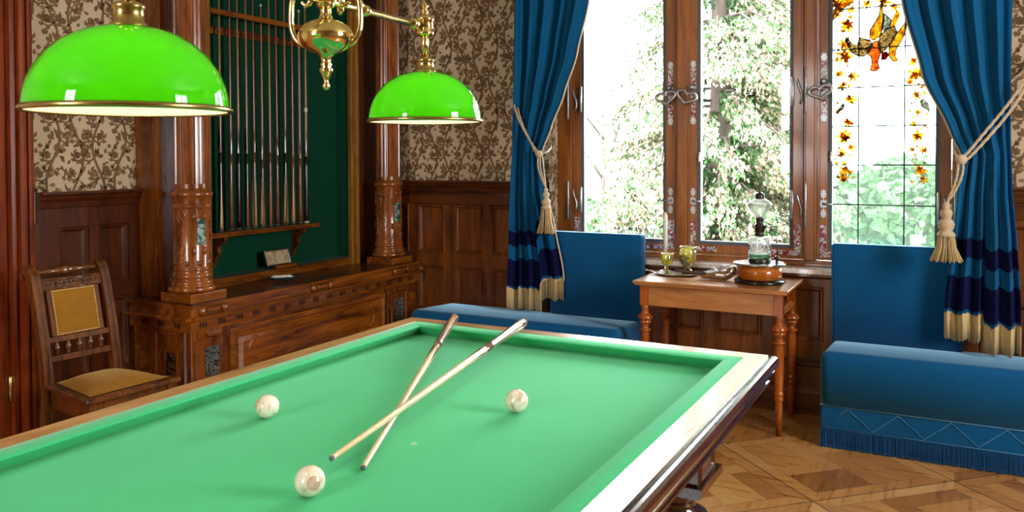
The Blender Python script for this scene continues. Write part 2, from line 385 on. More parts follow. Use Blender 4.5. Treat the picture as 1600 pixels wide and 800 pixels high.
# ---------------------------------------------------------------- wallpaper pattern
def clip(poly, a0, a1, b0, b1):
    for ax, lim, sg in ((0, a0, 1), (0, a1, -1), (1, b0, 1), (1, b1, -1)):
        out = []
        for i in range(len(poly)):
            p, q = poly[i-1], poly[i]; pi_, qi = (p[ax]-lim)*sg >= 0, (q[ax]-lim)*sg >= 0
            if pi_ != qi:
                t = (lim-p[ax])/(q[ax]-p[ax]); out.append((p[0]+t*(q[0]-p[0]), p[1]+t*(q[1]-p[1])))
            if qi: out.append(q)
        poly = out
        if len(poly) < 3: return None
    return poly
def wp_tile():
    r = random.Random(3); P = []; W, Hh = .36, .46; occ = []
    def ribbon(pts, w0, w1, c=1):
        for i in range(len(pts)-1):
            (x0, y0), (x1, y1) = pts[i], pts[i+1]; d = math.hypot(x1-x0, y1-y0) or 1e-6
            nx, ny = -(y1-y0)/d, (x1-x0)/d; a = w0+(w1-w0)*i/(len(pts)-1); b = w0+(w1-w0)*(i+1)/(len(pts)-1)
            ex, ey = (x1-x0)*.12, (y1-y0)*.12
            P.append((c, [(x0-ex+nx*a, y0-ey+ny*a), (x1+ex+nx*b, y1+ey+ny*b), (x1+ex-nx*b, y1+ey-ny*b), (x0-ex-nx*a, y0-ey-ny*a)]))
    def leaf(x, y, a, L, w, c=1, bend=.5):
        pts = []
        for sgn in (1, -1):
            rg = range(0, 6) if sgn == 1 else range(5, -1, -1)
            for i in rg:
                t = i/5; ww = w*sin(pi*min(1, t*1.0)**.8)*sgn; aa = a+bend*t
                pts.append((x+L*t*cos(aa)-ww*sin(aa), y+L*t*sin(aa)+ww*cos(aa)))
        q = [pts[0]]
        for p in pts[1:]:
            if math.hypot(p[0]-q[-1][0], p[1]-q[-1][1]) > 1e-5: q.append(p)
        # split to quads strip so clipping stays clean
        n = 6
        up_, dn = pts[:6], pts[6:][::-1]
        for i in range(5): P.append((c, [up_[i], up_[i+1], dn[i+1], dn[i]]))
    def flower(x, y, R, c=2):
        n = r.choice((5, 6, 8)); a0 = r.random()*6
        for k in range(n): leaf(x+R*.3*cos(a0+2*pi*k/n), y+R*.3*sin(a0+2*pi*k/n), a0+2*pi*k/n, R*.8, R*.36, 1 if k % 2 else c, 0)
        P.append((c, [(x+R*.42*cos(2*pi*i/10), y+R*.42*sin(2*pi*i/10)) for i in range(10)]))
        for i in range(14):
            a, b = 2*pi*i/14, 2*pi*(i+1)/14
            P.append((1, [(x+R*.42*cos(a), y+R*.42*sin(a)), (x+R*.52*cos(a), y+R*.52*sin(a)), (x+R*.52*cos(b), y+R*.52*sin(b)), (x+R*.42*cos(b), y+R*.42*sin(b))]))
    def spiral(x, y, a, s, R):
        pts = []; cx, cy = x+R*cos(a), y+R*sin(a); a0 = a+pi
        for i in range(18):
            t = i/17; rr = R*(1-.72*t); aa = a0+s*t*5.0
            pts.append((cx+rr*cos(aa), cy+rr*sin(aa)))
        ribbon(pts, .0048, .0026)
        for i in (3, 6, 9, 12):
            t = i/17; aa = a0+s*t*5.0; px, py = pts[i]
            leaf(px, py, aa+s*.5, R*.70, R*.22, 1, s*.8)
        return cx, cy
    for sx in (0.05, 0.17, 0.29):
        pts = []
        for i in range(41):
            t = i/40; pts.append((sx+.035*sin(2*pi*t+sx*20), t*Hh))
        ribbon(pts, .0065, .0065)
        for j in range(5):
            t = (j+.5)/5; i = int(t*40); x, y = pts[i]; s = 1 if j % 2 else -1
            a = pi/2-s*pi/2*.8
            R = r.uniform(.030, .042)
            cx, cy = spiral(x, y, a, s, R)
            flower(cx, cy, R*.55, 2 if (j+int(sx*10)) % 2 else 1)
            for k in range(2): leaf(x, y+.02*k, pi/2+s*(1.0+.6*k), r.uniform(.04, .055), .009, 1, -s*.9)
    for k in range(9): spiral(r.uniform(0, W), r.uniform(0, Hh), r.uniform(0, 6.28), r.choice((-1, 1)), r.uniform(.018, .03))
    for k in range(85):
        x, y = r.uniform(0, W), r.uniform(0, Hh); a = r.uniform(0, 6.28)
        leaf(x, y, a, r.uniform(.022, .046), r.uniform(.007, .012), 1 if r.random() < .8 else 2, r.uniform(-1.2, 1.2))
    return P, W, Hh
WP, WPW, WPH = wp_tile()
def wallpaper(mb, T, u0, u1, v0, v1, off=0):
    i0, i1 = int(math.floor((u0-.2)/WPW)), int(math.ceil((u1+.2)/WPW)); j0, j1 = int(math.floor((v0-.2)/WPH)), int(math.ceil((v1+.2)/WPH))
    for i in range(i0, i1):
        for j in range(j0, j1):
            for k, (c, poly) in enumerate(WP):
                q = clip([(p[0]+i*WPW, p[1]+j*WPH) for p in poly], u0, u1, v0, v1)
                if q: mb.add([T(a, b, .0006+.0002*(k % 5)) for a, b in q], [list(range(len(q)))], c)
MW = [M['wp_bg'], M['wp_a'], M['wp_b']]

XL, XR, YB, YW, ZC = -3.79, 2.5, -2.4, 4.80, 3.05
# floor / ceiling
struct('floor', MB().box(XL-.2, XR+.2, YB-.2, YW+.4, -.15, 0), M['parquet'], fixn=True)
struct('ceiling', MB().box(XL-.2, XR+.2, YB-.2, YW+.4, ZC, ZC+.15), M['ceiling'])
# window wall with its opening
OX0, OX1, OZ0, OZ1 = -2.30, 0.03, .79, 2.74
TW = lambda u, v, w: (u, YW-w, v)
mb = MB()
mb.box(XL-.2, OX0, YW, YW+.4, 0, ZC); mb.box(OX1, XR+.2, YW, YW+.4, 0, ZC); mb.box(OX0, OX1, YW, YW+.4, 0, OZ0-.045); mb.box(OX0, OX1, YW, YW+.4, OZ1, ZC)
wallpaper(mb, TW, -3.75, OX0, 1.262, 2.75); wallpaper(mb, TW, OX1, .9, 1.262, 2.75)
wallpaper(mb, lambda u, v, w: (OX0+w, u, v), YW, YW+.14, .80, 2.7)
struct('wall_window', mb, MW, fixn=False)
# left wall
TL = lambda u, v, w: (XL+w, u, v)
mb = MB().box(XL-.2, XL, YB-.2, YW+.4, 0, ZC); wallpaper(mb, TL, 2.30, 2.95, 1.262, 2.75)
struct('wall_left', mb, MW, fixn=False)
# unseen walls of the room, with the tall windows that light it
mb = MB(); ys = [(1.8, 3.0)]
cur = YB-.2
for a, b in ys: mb.box(XR, XR+.25, cur, a, 0, ZC); mb.box(XR, XR+.25, a, b, 0, 1.1); mb.box(XR, XR+.25, a, b, 2.75, ZC); cur = b
mb.box(XR, XR+.25, cur, YW, 0, ZC)
struct('wall_right', mb, M['plaster'])
mb = MB(); xs = [(-2.3, -1.5)]
cur = XL-.2
for a, b in xs: mb.box(cur, a, YB-.25, YB, 0, ZC); mb.box(a, b, YB-.25, YB, 0, 1.1); mb.box(a, b, YB-.25, YB, 2.75, ZC); cur = b
mb.box(cur, XR+.2, YB-.25, YB, 0, ZC)
struct('wall_back', mb, M['plaster'])
k = 2
for a, b in ys:
    mb = MB()
    for y0, y1 in ((a, a+.06), ((a+b)/2-.03, (a+b)/2+.03), (b-.06, b)): mb.box(XR+.08, XR+.14, y0, y1, 1.1, 2.75)
    for z0, z1 in ((1.1, 1.18), (2.0, 2.05), (2.67, 2.75)): mb.box(XR+.085, XR+.135, a, b, z0, z1)
    struct('window_%d' % k, mb, M['wood_win']); k += 1
for a, b in xs:
    mb = MB()
    for y0, y1 in ((a, a+.06), ((a+b)/2-.03, (a+b)/2+.03), (b-.06, b)): mb.box(y0, y1, YB-.14, YB-.08, .75, 2.75)
    for z0, z1 in ((1.1, 1.18), (2.0, 2.05), (2.67, 2.75)): mb.box(a, b, YB-.135, YB-.085, z0, z1)
    struct('window_%d' % k, mb, M['wood_win']); k += 1

# ---------------------------------------------------------------- wainscot
PP = [(0, .022), (.004, .030), (.010, .030), (.016, .016), (.024, .008), (.026, .006), (.05, .006)]
def cap(mb, T, u0, u1, z=1.262):
    prof = [(0, 0), (.062, 0), (.062, -.012), (.05, -.02), (.046, -.034), (.034, -.05), (.03, -.075), (.022, -.08), (.022, -.165), (0, -.165)]
    mb.extr([(w, z+v) for w, v in prof], lambda w, v, l: T(l, v, w), u0, u1)
def base(mb, T, u0, u1):
    prof = [(0, 0), (.05, 0), (.05, .12), (.042, .135), (.03, .15), (.03, .26), (.042, .27), (.042, .285), (.03, .295), (.022, .30), (0, .30)]
    mb.extr(prof, lambda w, v, l: T(l, v, w), u0, u1)
def pans(u0, wd, pitch, n): return [(round(u0+pitch*i, 4), round(u0+pitch*i+wd, 4)) for i in range(n)]
# left of the window
mb = MB(); mb.grid_panels(TW, -3.78, OX0, .28, 1.10, pans(-3.303-.297, .222, .297, 4), [(.37, .681), (.766, 1.097)], .022, PP)
mb.box(OX0-.03, OX0, YW-.026, YW, .28, 1.26)
struct('trim_1', mb, M['wood_wains'], fixn=False)
mb = MB(); cap(mb, TW, -3.78, OX0+.0); struct('trim_2', mb, M['wood_wains_h'])
mb = MB(); base(mb, TW, -3.78, XR); struct('baseboard_window', mb, M['wood_wains_h'])
# right of the window
mb = MB(); mb.grid_panels(TW, OX1, XR, .28, 1.10, pans(.11, .222, .297, 8), [(.37, .681), (.766, 1.075)], .022, PP)
struct('trim_3', mb, M['wood_wains'], fixn=False)
mb = MB(); cap(mb, TW, OX1, XR); struct('trim_4', mb, M['wood_wains_h'])
# under the window
mb = MB(); mb.grid_panels(TW, OX0, OX1, .28, .745, pans(-2.21, .254, .33, 7), [(.40, .70)], .016, PP)
struct('trim_5', mb, M['wood_wains'], fixn=False)
# sill
mb = MB().box(OX0+.005, OX1-.005, YW-.045, YW+.15, .772, .80)
struct('trim_6', mb, M['sill'], bevel=.004)
mb = MB(); mb.extr([(0, .745), (.02, .745), (.035, .758), (.035, .772), (0, .772)], lambda w, v, l: TW(l, v, w), OX0, OX1)
struct('trim_7', mb, M['wood_wains_h'])
# left wall wainscot behind the chair
mb = MB(); mb.grid_panels(TL, 2.335, 2.94, .28, 1.12, [(2.462, 2.61), (2.669, 2.832)], [(.35, .72), (.79, 1.09)], .03, PP)
struct('trim_8', mb, M['wood_dark'], fixn=False)
mb = MB(); cap(mb, TL, 2.36, 2.905, 1.262); struct('trim_9', mb, M['wood_dark'])
mb = MB(); base(mb, TL, 2.335, 2.94); struct('baseboard_left', mb, M['wood_dark'])

# ---------------------------------------------------------------- door on the left wall
door = bpy.data.objects.new('door_1', None); COL.objects.link(door); door['kind'] = 'structure'; door.location = (XL, 1.7, 0)
D = lambda u, v, w: (w, u, v)
mb = MB(); prof = [(2.335, .0), (2.335, .035), (2.318, .045), (2.305, .045), (2.303, .03), (2.295, .03), (2.29, .055), (2.275, .062), (2.26, .055), (2.255, .03), (2.245, .03), (2.24, .045), (2.222, .05), (2.22, .012), (2.19, .012), (2.19, 0)]
mb.extr([(a-1.7, b) for a, b in prof], lambda a, b, l: (b, a, l), 0, 2.6); mb.box(0, .05, -.65, .635, 2.4, 2.62); mb.box(0, .05, -.78, -.55, 0, 2.6)
mb.build('door_frame', M['wood_door'], door)
mb = MB(); mb.grid_panels(D, -.55, .515, .0, 2.4, [(-.43, -.06), (.04, .40)], [(.2, .95), (1.1, 2.25)], .02, [(0, .02), (.01, .026), (.02, .008), (.05, .008)])
leafd = mb.build('door_leaf', M['wood_door'], door, fixn=False)
for z in (.38,):
    MB().lathe([(.006, -.06), (.01, -.055), (.01, .055), (.006, .06)], 10, (.03, .515, z)).build('hinge', M['brass_old'], door)
MB().lathe([(.02, 0), (.022, .004), (.01, .012), (.01, .04), (.026, .05), (.024, .07), (.01, .08)], 16, (.02, -.49, 1.05), 'x').build('door_handle', M['brass_old'], door)

# ---------------------------------------------------------------- the window
win = bpy.data.objects.new('window_1', None); COL.objects.link(win); win['kind'] = 'structure'
YF = 4.945
mb = MB()
mb.box(OX0, -2.20, YF-.02, YF+.09, .79, OZ1); mb.box(-.02, OX1, YF-.02, YF+.09, .79, OZ1)
mb.box(-2.20, -.02, YF-.02, YF+.09, .795, .828); mb.box(-2.20, -.02, YF-.02, YF+.09, 2.66, OZ1)
for a, b in ((-1.507, -1.437), (-.765, -.692)):
    mb.box(a, b, YF-.018, YF+.09, .828, 2.66); mb.box(a+.012, b-.012, YF-.03, YF-.018, .828, 2.66)
mb.box(OX0, OX1, YF-.06, YF-.02, .80, .818)
mb.build('window_frame', M['wood_win'], win, bevel=.004)
CAS = [(-2.20, -1.509, -2.124, -1.596, .908), (-1.435, -.767, -1.361, -.845, .910), (-.690, -.022, -.615, -.099, .912)]
def heart(cx, cz, s, tilt=0):
    pts = []
    for i in range(29):
        t = 2*pi*i/28; x = 16*sin(t)**3; z = 13*cos(t)-5*cos(2*t)-2*cos(3*t)-cos(4*t)
        x, z = x/16*s*1.12, z/16*s*.80+.10*s*(1-(x/16)**2)*(1 if z < 0 else 0)
        pts.append((cx+x*cos(tilt)-z*sin(tilt), YF-.055, cz+x*sin(tilt)+z*cos(tilt)))
    return pts
def star_plate(mb, cx, cz, w, h, y, m=0):
    n = 16; poly = []
    for i in range(n):
        a = 2*pi*i/n; r = 1 if i % 2 == 0 else .68
        poly.append((cx+w*r*cos(a), cz+h*r*sin(a)))
    mb.prism(poly, lambda u, v, d: (u, d, v), y-.003, y, m)
for ci, (c0, c1, g0, g1, gz) in enumerate(CAS):
    z0, z1, gz1 = .832, 2.655, 2.56; e = .02
    mb = MB()
    mb.box(c0, g0-e, YF, YF+.05, z0, z1); mb.box(g1+e, c1, YF, YF+.05, z0, z1)
    mb.box(g0-e, g1+e, YF, YF+.05, z0, gz-e); mb.box(g0-e, g1+e, YF, YF+.05, gz1+e, z1)
    mb.box(c0+.001, c0+.012, YF-.008, YF, z0, z1); mb.box(c1-.012, c1-.001, YF-.008, YF, z0, z1); mb.box(c0+.012, c1-.012, YF-.008, YF, z0, z0+.012)
    cas = mb.build('casement', M['wood_win'], win, bevel=.002)
    mb = MB()
    mb.box(g0-e, g0, YF+.01, YF+.055, gz-e, gz1+e); mb.box(g1, g1+e, YF+.01, YF+.055, gz-e, gz1+e); mb.box(g0, g1, YF+.01, YF+.055, gz-e, gz); mb.box(g0, g1, YF+.01, YF+.055, gz1, gz1+e)
    mb.build('glazing_bar', M['grey_strip'], cas)
    MB().box(g0, g1, YF+.030, YF+.034, gz, gz1).build('glass_pane', M['glass_lead'] if ci == 2 else M['glass'], cas)
    # corner plates
    zb, zt = z0+.018, z0+.062
    for sx, (a, b) in (('l', (c0+.014, g0-e-.008)), ('r', (g1+e+.008, c1-.014))):
        mb = MB(); mb.box(a, b, YF-.003, YF-.0005, zb, 1.03)
        if sx == 'l': mb.box(b, b+.13, YF-.003, YF-.0005, zb, gz-e-.012)
        else: mb.box(a-.13, a, YF-.003, YF-.0005, zb, gz-e-.012)
        mb.build('corner_plate', M['enamel'], cas)
    # handle on one stile, hinges on the other
    hs = 1 if ci == 0 else 0
    hx = ((g1+e+c1)/2-.002) if hs else ((c0+g0-e)/2+.004)
    mb = MB(); mb.box(hx-.016, hx+.016, YF-.004, YF-.0008, 1.66, 1.95); star_plate(mb, hx, 1.975, .02, .028, YF-.0008, 1); star_plate(mb, hx, 1.635, .02, .028, YF-.0008, 1)
    mb.lathe([(.024, 0), (.022, -.008), (.01, -.012), (.008, -.035), (.013, -.042), (.012, -.050), (.003, -.054)], 14, (hx, YF-.004, 1.835), 'y', 1)
    plate = mb.build('handle_plate', [M['enamel'], M['iron']], cas)
    MB().tube(heart(hx+(-.012 if ci != 1 else -.028), 1.775, .055, 0.18 if ci != 1 else -.35), .0098, 8, 0, True, False).build('handle', M['iron'], cas)
    mb = MB(); star_plate(mb, hx, 1.205, .018, .03, YF-.0008); star_plate(mb, hx, 1.15, .024, .03, YF-.001); star_plate(mb, hx, 1.095, .018, .03, YF-.0008)
    sg = -1 if hs else 1
    sg = 1 if not hs else -1
    mb.tube([(hx, YF-.004, 1.15), (hx, YF-.02, 1.15), (hx+sg*.05, YF-.024, 1.148)], [.009, .007, .004], 8)
    mb.build('latch', M['iron'], cas)
    MB().lathe([(.008, 1.385), (.012, 1.39), (.006, 1.40), (.012, 1.415), (.006, 1.43), (.011, 1.437), (.004, 1.445)], 10, (g1+e*.3 if hs else g0-e*.3, YF-.006, 0)).build('catch', M['iron'], cas)
    ex = (c0+.018) if hs else (c1-.02)
    for hz in (1.14, 1.79, 2.45):
        mb = MB(); xx = g0-e*.8 if hs else g1+e*.9
        mb.lathe([(.004, hz-.085), (.0085, hz-.08), (.0085, hz+.08), (.004, hz+.085)], 10, (xx, YF-.008, 0))
        pts = [(ex+.012*sin(t*pi/6), YF-.006, hz-.075+.0145*t) for t in range(11)]
        mb.tube(pts, [.004, .007, .009, .006, .008, .010, .006, .008, .009, .006, .003], 8)
        mb.build('casement_hinge', M['iron'], cas)
        MB().lathe([(.003, hz-.13), (.0075, hz-.118), (.0075, hz+.118), (.003, hz+.13)], 10, (c0-.02 if hs else c1+.016, YF-.03, 0)).build('frame_hinge', M['iron'], win)
    if ci == 2:
        XP = lambda px: -.617+(px-1302)*.003227
        ZP = lambda py: 1.575-(py-200)*.0035
        mb = MB(); yl = YF+.029
        def lead(pts, w=.0036):
            for i in range(len(pts)-1):
                (a, b), (c, d) = pts[i], pts[i+1]; L = math.hypot(c-a, d-b) or 1e-5; nx, nz = -(d-b)/L*w, (c-a)/L*w
                mb.prism([(a-nx, b-nz), (c-nx, d-nz), (c+nx, d+nz), (a+nx, b+nz)], lambda u, v, q: (u, q, v), yl-.0035, yl-.0005)
        for px in (1344.5, 1416): lead([(XP(px), gz), (XP(px), gz1)])
        for py in (-50, 11, 75, 136, 197.5, 259, 322): lead([(g0, ZP(py)), (g1, ZP(py))])
        mb.build('lead_came', M['lead'], cas)
        # flower garlands
        r2 = random.Random(5)
        fy, fa, lf = MB(), MB(), MB()
        def bloom(px, py, R, mbx):
            n = r2.choice((5, 6, 7)); a0 = r2.random()*6; k = [0]
            poly = []
            for i in range(n*4):
                a = a0+2*pi*i/(n*4); rr = R*(1, .8, .42, .8)[i % 4]*r2.uniform(.8, 1.15); poly.append((XP(px)+rr*cos(a), ZP(py)+rr*sin(a)))
            mbx.prism(poly, lambda u, v, q: (u, q, v), YF+(.0262 if mbx is fy else .0240), YF+(.0285 if mbx is fy else .0258))
        for px, py, R in ((1325, 38, .032), (1320, 66, .026), (1322, 84, .036), (1314, 113, .02), (1335, 118, .024), (1318, 133, .02), (1332, 155, .024), (1312, 172, .014), (1328, 192, .022), (1322, 213, .034), (1334, 232, .02), (1318, 240, .022), (1322, 268, .024), (1320, 280, .018),
                          (1310, 4, .035), (1330, 12, .02), (1356, 6, .02), (1384, 4, .03), (1400, 14, .02), (1428, 100, .02), (1432, 118, .03), (1424, 130, .018), (1440, 120, .02), (1434, 152, .02), (1437, 178, .016), (1430, 195, .014), (1436, 214, .026), (1428, 234, .014), (1444, 236, .018), (1440, 268, .022), (1446, 282, .016)):
            bloom(px, py, R*1.4, fy); bloom(px+r2.uniform(-4, 4), py+r2.uniform(-4, 4), R*.85, fa)
        for px0 in (1322, 1437):
            pts = [(XP(px0+7*sin(k*.55)+3*sin(k*1.7)), YF+.0255, ZP((8 if px0 < 1400 else 100)+k*((280 if px0 < 1400 else 190)/40))) for k in range(41)]
            fa.tube(pts, .0022, 5)
            for k in range(2, 40, 3):
                p = pts[k]; s_ = 1 if k % 2 else -1
                fa.tube([p, (p[0]+s_*.012, p[1], p[2]+.008), (p[0]+s_*.024, p[1], p[2]-.004)], .0016, 4)
        for i in range(90):
            px, py = r2.choice((1322, 1437))+r2.uniform(-14, 14), r2.uniform(10, 285); R = r2.uniform(.006, .013)
            if px > 1400 and py < 95: continue
            (fy if r2.random() < .5 else fa).prism([(XP(px)+R*cos(t*1.26)*r2.uniform(.6, 1.3), ZP(py)+R*sin(t*1.26)*r2.uniform(.6, 1.3)) for t in range(5)], lambda u, v, q: (u, q, v), YF+.0264, YF+.0282)
        fy.build('yellow_flowers', M['st_yellow'], cas); fa.build('amber_flowers', M['st_amber'], cas)
        # hanging game birds, each a pane of painted glass with its lead line
        birds = [('st_brown', [(1322, 60), (1327, 58), (1333, 66), (1341, 70), (1346, 57), (1352, 60), (1362, 62), (1366, 70), (1362, 80), (1352, 88), (1342, 86), (1332, 80)]),
                 ('st_orange', [(1367, 66), (1374, 64), (1378, 72), (1378, 86), (1374, 98), (1377, 108), (1370, 112), (1362, 110), (1365, 100), (1364, 90), (1358, 84), (1359, 74)]),
                 ('st_amber', [(1379, 4), (1382, 6), (1381, 20), (1384, 32), (1381, 48), (1377, 58), (1367, 64), (1361, 58), (1362, 46), (1369, 36), (1376, 24)]),
                 ('st_grey', [(1382, 22), (1388, 26), (1395, 34), (1392, 46), (1384, 50), (1380, 42), (1382, 32)]),
                 ('st_brown', [(1378, 56), (1388, 46), (1401, 44), (1404, 54), (1396, 66), (1386, 80), (1378, 84), (1374, 70)]),
                 ('st_amber', [(1403, 18), (1409, 24), (1405, 36), (1400, 44), (1391, 48), (1395, 34)]),
                 ('st_amber', [(1402, 56), (1412, 44), (1417, 36), (1418, 48), (1412, 64), (1403, 78), (1401, 90), (1406, 98), (1398, 98), (1391, 88), (1392, 74)]),
                 ('st_red', [(1380, 84), (1388, 82), (1391, 88), (1387, 94), (1380, 95)]),
                 ('st_amber', [(1300, 30), (1306, 10), (1318, -4), (1338, -8), (1334, 2), (1318, 10), (1308, 22)]),
                 ('st_grey', [(1317, 162), (1322, 160), (1322, 168), (1314, 174), (1308, 184), (1310, 172)]),
                 ('st_grey', [(1438, 160), (1444, 156), (1452, 164), (1455, 182), (1449, 174), (1441, 170)])]
        for mat, poly in birds:
            q = [(XP(a), ZP(b)) for a, b in poly]
            pb = MB().prism(q, lambda u, v, w: (u, w, v), YF+.0235, YF+.0265)
            if len(poly) > 6 or mat == 'st_red':
                ol = [(a, YF+.024, b) for a, b in q+[q[0], q[1]]]; pb.tube(ol, .0034, 5, 1, True, False)
            pb.build('painted_bird', [M[mat], M['lead']], cas)
# ---------------------------------------------------------------- billiard table
TX0, TX1, TY0, TY1, TZ = -1.911, -.526, .13, 2.717, .782      # outer edge of the flat rail tops
tb = thing('billiard_table', 'large billiard table with bright green cloth and wooden rails in the foreground', 'billiard table', ((TX0+TX1)/2, (TY0+TY1)/2, 0))
cx_, cy_ = (TX0+TX1)/2, (TY0+TY1)/2; hx_, hy_ = (TX1-TX0)/2, (TY1-TY0)/2
def side_strip(side, prof, m=0, mb=None, sm=False, closed=False, smf=None):
    """prof = [(outset from flat rail edge, z)]; side 0 far,1 right,2 near,3 left"""
    mb = mb or MB(); sg = {0: ((-1, 1), (1, 1)), 1: ((1, 1), (1, -1)), 2: ((1, -1), (-1, -1)), 3: ((-1, -1), (-1, 1))}[side]
    vs = []
    for (sx, sy) in sg:
        for o, z in prof: vs.append((sx*(hx_+o), sy*(hy_+o), z))
    n = len(prof); fs = [(i, i+1, n+i+1, n+i) for i in range(n-1)]
    if closed: fs.append((n-1, 0, n, 2*n-1))
    return mb.add(vs, fs, m, sm)
rail_prof = [(-.066, .70), (-.066, .781), (-.064, .783), (-.001, .783), (0, .782)]
mold = [(0, .782), (.0025, .773), (.005, .776), (.010, .7785), (.017, .777), (.024, .772), (.028, .764), (.029, .755), (.026, .746), (.020, .741), (.012, .739), (.012, .733), (.016, .731), (.016, .727), (.008, .722), (-.002, .714), (-.006, .706), (-.004, .702), (.004, .700), (.005, .694), (-.004, .690), (-.05, .690), (-.066, .70)]
for sd in range(4):
    wm = M['wood_rail_x'] if sd in (0, 2) else M['wood_rail']
    r_ = side_strip(sd, rail_prof).build('rail', wm, tb, fixn=False)
    side_strip(sd, mold).build('rail_moulding', M['wood_frame'], r_, fixn=False)
    c_ = [(-.064, .7815), (-.069, .784), (-.100, .7815), (-.115, .7795), (-.1175, .778), (-.118, .7765), (-.116, .773), (-.080, .742), (-.076, .738)]
    side_strip(sd, c_, sm=True).build('cushion', M['cloth'], tb, fixn=False)
MB().box(-hx_+.05, hx_-.05, -hy_+.05, hy_-.05, .70, .74).build('bed', M['cloth'], tb)
mb = MB(); mb.box(-hx_+.10, hx_-.10, -hy_+.10, hy_-.10, .60, .70)
mb.build('under_frame', M['wood_frame'], tb, bevel=.006)
for sx in (-1, 1):
    for yy in (-.66, .66):
        x, y = sx*(hx_-.115), yy
        mb = MB(); mb.box(x-.085, x+.085, y-.085, y+.085, .60, .695)
        mb.panel(lambda u, v, w: (x+.085+w, u, v), y-.065, y+.065, .61, .68, [(0, 0), (.003, .006), (.01, .006), (.014, .001), (.02, .001)])
        mb.panel(lambda u, v, w: (u, y+.085+w, v), x-.065, x+.065, .61, .68, [(0, 0), (.003, .006), (.01, .006), (.014, .001), (.02, .001)])
        mb.box(x-.1, x+.1, y-.1, y+.1, .585, .605, 0); mb.box(x-.092, x+.092, y-.092, y+.092, .575, .585)
        mb.lathe([(.07, .575), (.075, .56), (.06, .54), (.055, .52), (.085, .50), (.112, .45), (.118, .40), (.105, .34), (.075, .28), (.055, .22), (.052, .19), (.075, .18), (.078, .16), (.055, .15), (.05, .10), (.085, .08), (.095, .05), (.085, .02), (.06, 0)], 32, (x, y, 0), 'z', 0)
        mb.build('leg', M['wood_frame'], tb)

# balls
for i, (x, y, lab, mt) in enumerate(((-1.139, 1.263, 'ivory billiard ball with a reddish stain, nearest to the camera', 'ivory_red'), (-1.582, 1.595, 'ivory billiard ball with brown streaks by the left rail', 'ivory'), (-1.026, 1.937, 'ivory billiard ball lying alone right of the crossed cues', 'ivory'))):
    b = MB(); R = .0308
    prof = [(R*sin(pi*j/24), -R*cos(pi*j/24)) for j in range(25)]; prof[0] = (0, -R); prof[-1] = (0, R)
    b.lathe(prof, 40, (0, 0, 0))
    o = b.build('billiard_ball', M[mt], loc=(x, y, .7405+R)); o.rotation_euler = (.3*i, .3*i, i*1.3)
    tag(o, lab, 'billiard ball', 'billiard balls on the cloth')

# cues: local +Z from tip end (z=0) to butt end (z=L)
def cue_parts(root, L, buttm, shaftm,  r0=.0058, r1=.0145, joint=None, tipw=True, splice=None):
    def rr(z): return r0+(r1-r0)*(z/L)**1.15
    zb = L*.70
    mb = MB().lathe([(rr(z), z) for z in [.018+(zb-.018)*i/8 for i in range(9)]], 14, cap=False); mb.build('shaft', shaftm, root)
    mb = MB().lathe([(rr(zb+(L-zb)*i/6), zb+(L-zb)*i/6) for i in range(7)], 14)
    n = 4
    if splice:
        for k in range(n):          # pointed veneers let into the butt
            a = 2*pi*k/n+.4; vs = []
            for i in range(9):
                t = i/8; z = L-.004-(L*.22)*t; h = .62*(1-t)
                for s in (-1, 0, 1): vs.append(((rr(z)+.0003)*cos(a+s*h), (rr(z)+.0003)*sin(a+s*h), z))
            fs = [(3*i+j, 3*i+j+1, 3*i+j+4, 3*i+j+3) for i in range(8) for j in range(2)]
            mb.add(vs, fs, 1, True)
    for k in range(n):
        a = 2*pi*k/n+.4+pi/4; vs = []
        for i in range(9):
            t = i/8; z = zb+.002-(L*.13)*t; h = .75*(1-t)
            for s in (-1, 0, 1): vs.append(((rr(z)+.0004)*cos(a+s*h), (rr(z)+.0004)*sin(a+s*h), z))
        mb.add(vs, [(3*i+j, 3*i+j+1, 3*i+j+4, 3*i+j+3) for i in range(8) for j in range(2)], 0, True)
    bt = mb.build('butt', [buttm, splice or buttm], root, fixn=False)
    MB().lathe([(r1*1.0, L), (r1*1.02, L+.004), (r1*.9, L+.011)], 14).build('butt_cap', M['ferrule'] if joint else M['tip'], bt)
    MB().lathe([(r0*1.0, .004), (r0*1.04, .018)], 14).build('ferrule', M['ferrule'] if tipw else shaftm, root)
    MB().lathe([(r0*.55, -.002), (r0*.92, .0), (r0*.98, .005)], 14).build('tip', M['tip'] if tipw else M['tip_blue'], root)
    if joint: MB().lathe([(rr(joint)+.001, joint-.012), (rr(joint)+.0018, joint), (rr(joint)+.001, joint+.012)], 14).build('joint_collar', M['ferrule'], root)
pale = wood('pale_maple_shaft', '#c9a878', '#eadab4', 'z', rough=.22, coat=.6)
tanw = wood('tan_cue_shaft', '#64401f', '#94683c', 'z', rough=.25, coat=.5)
redw = wood('reddish_cue_shaft', '#522a12', '#824a24', 'z', rough=.25, coat=.5)
eb = wood('ebony_butt', '#100806', '#2c1710', 'z', rough=.15, coat=.8)
rose = wood('rosewood_butt', '#3a1a12', '#7c4a34', 'z', rough=.15, coat=.9)
rosel = wood('glare_rosewood_butt', '#5c4036', '#9a7c6c', 'z', rough=.15, coat=1)  # rosewood lightened in colour to imitate glare along the butt
mapl = wood('maple_splice', '#b98a58', '#d8b080', 'z', rough=.2, coat=.7)
red2 = wood('red_splice', '#6a2a14', '#8c4422', 'z', rough=.2, coat=.7)
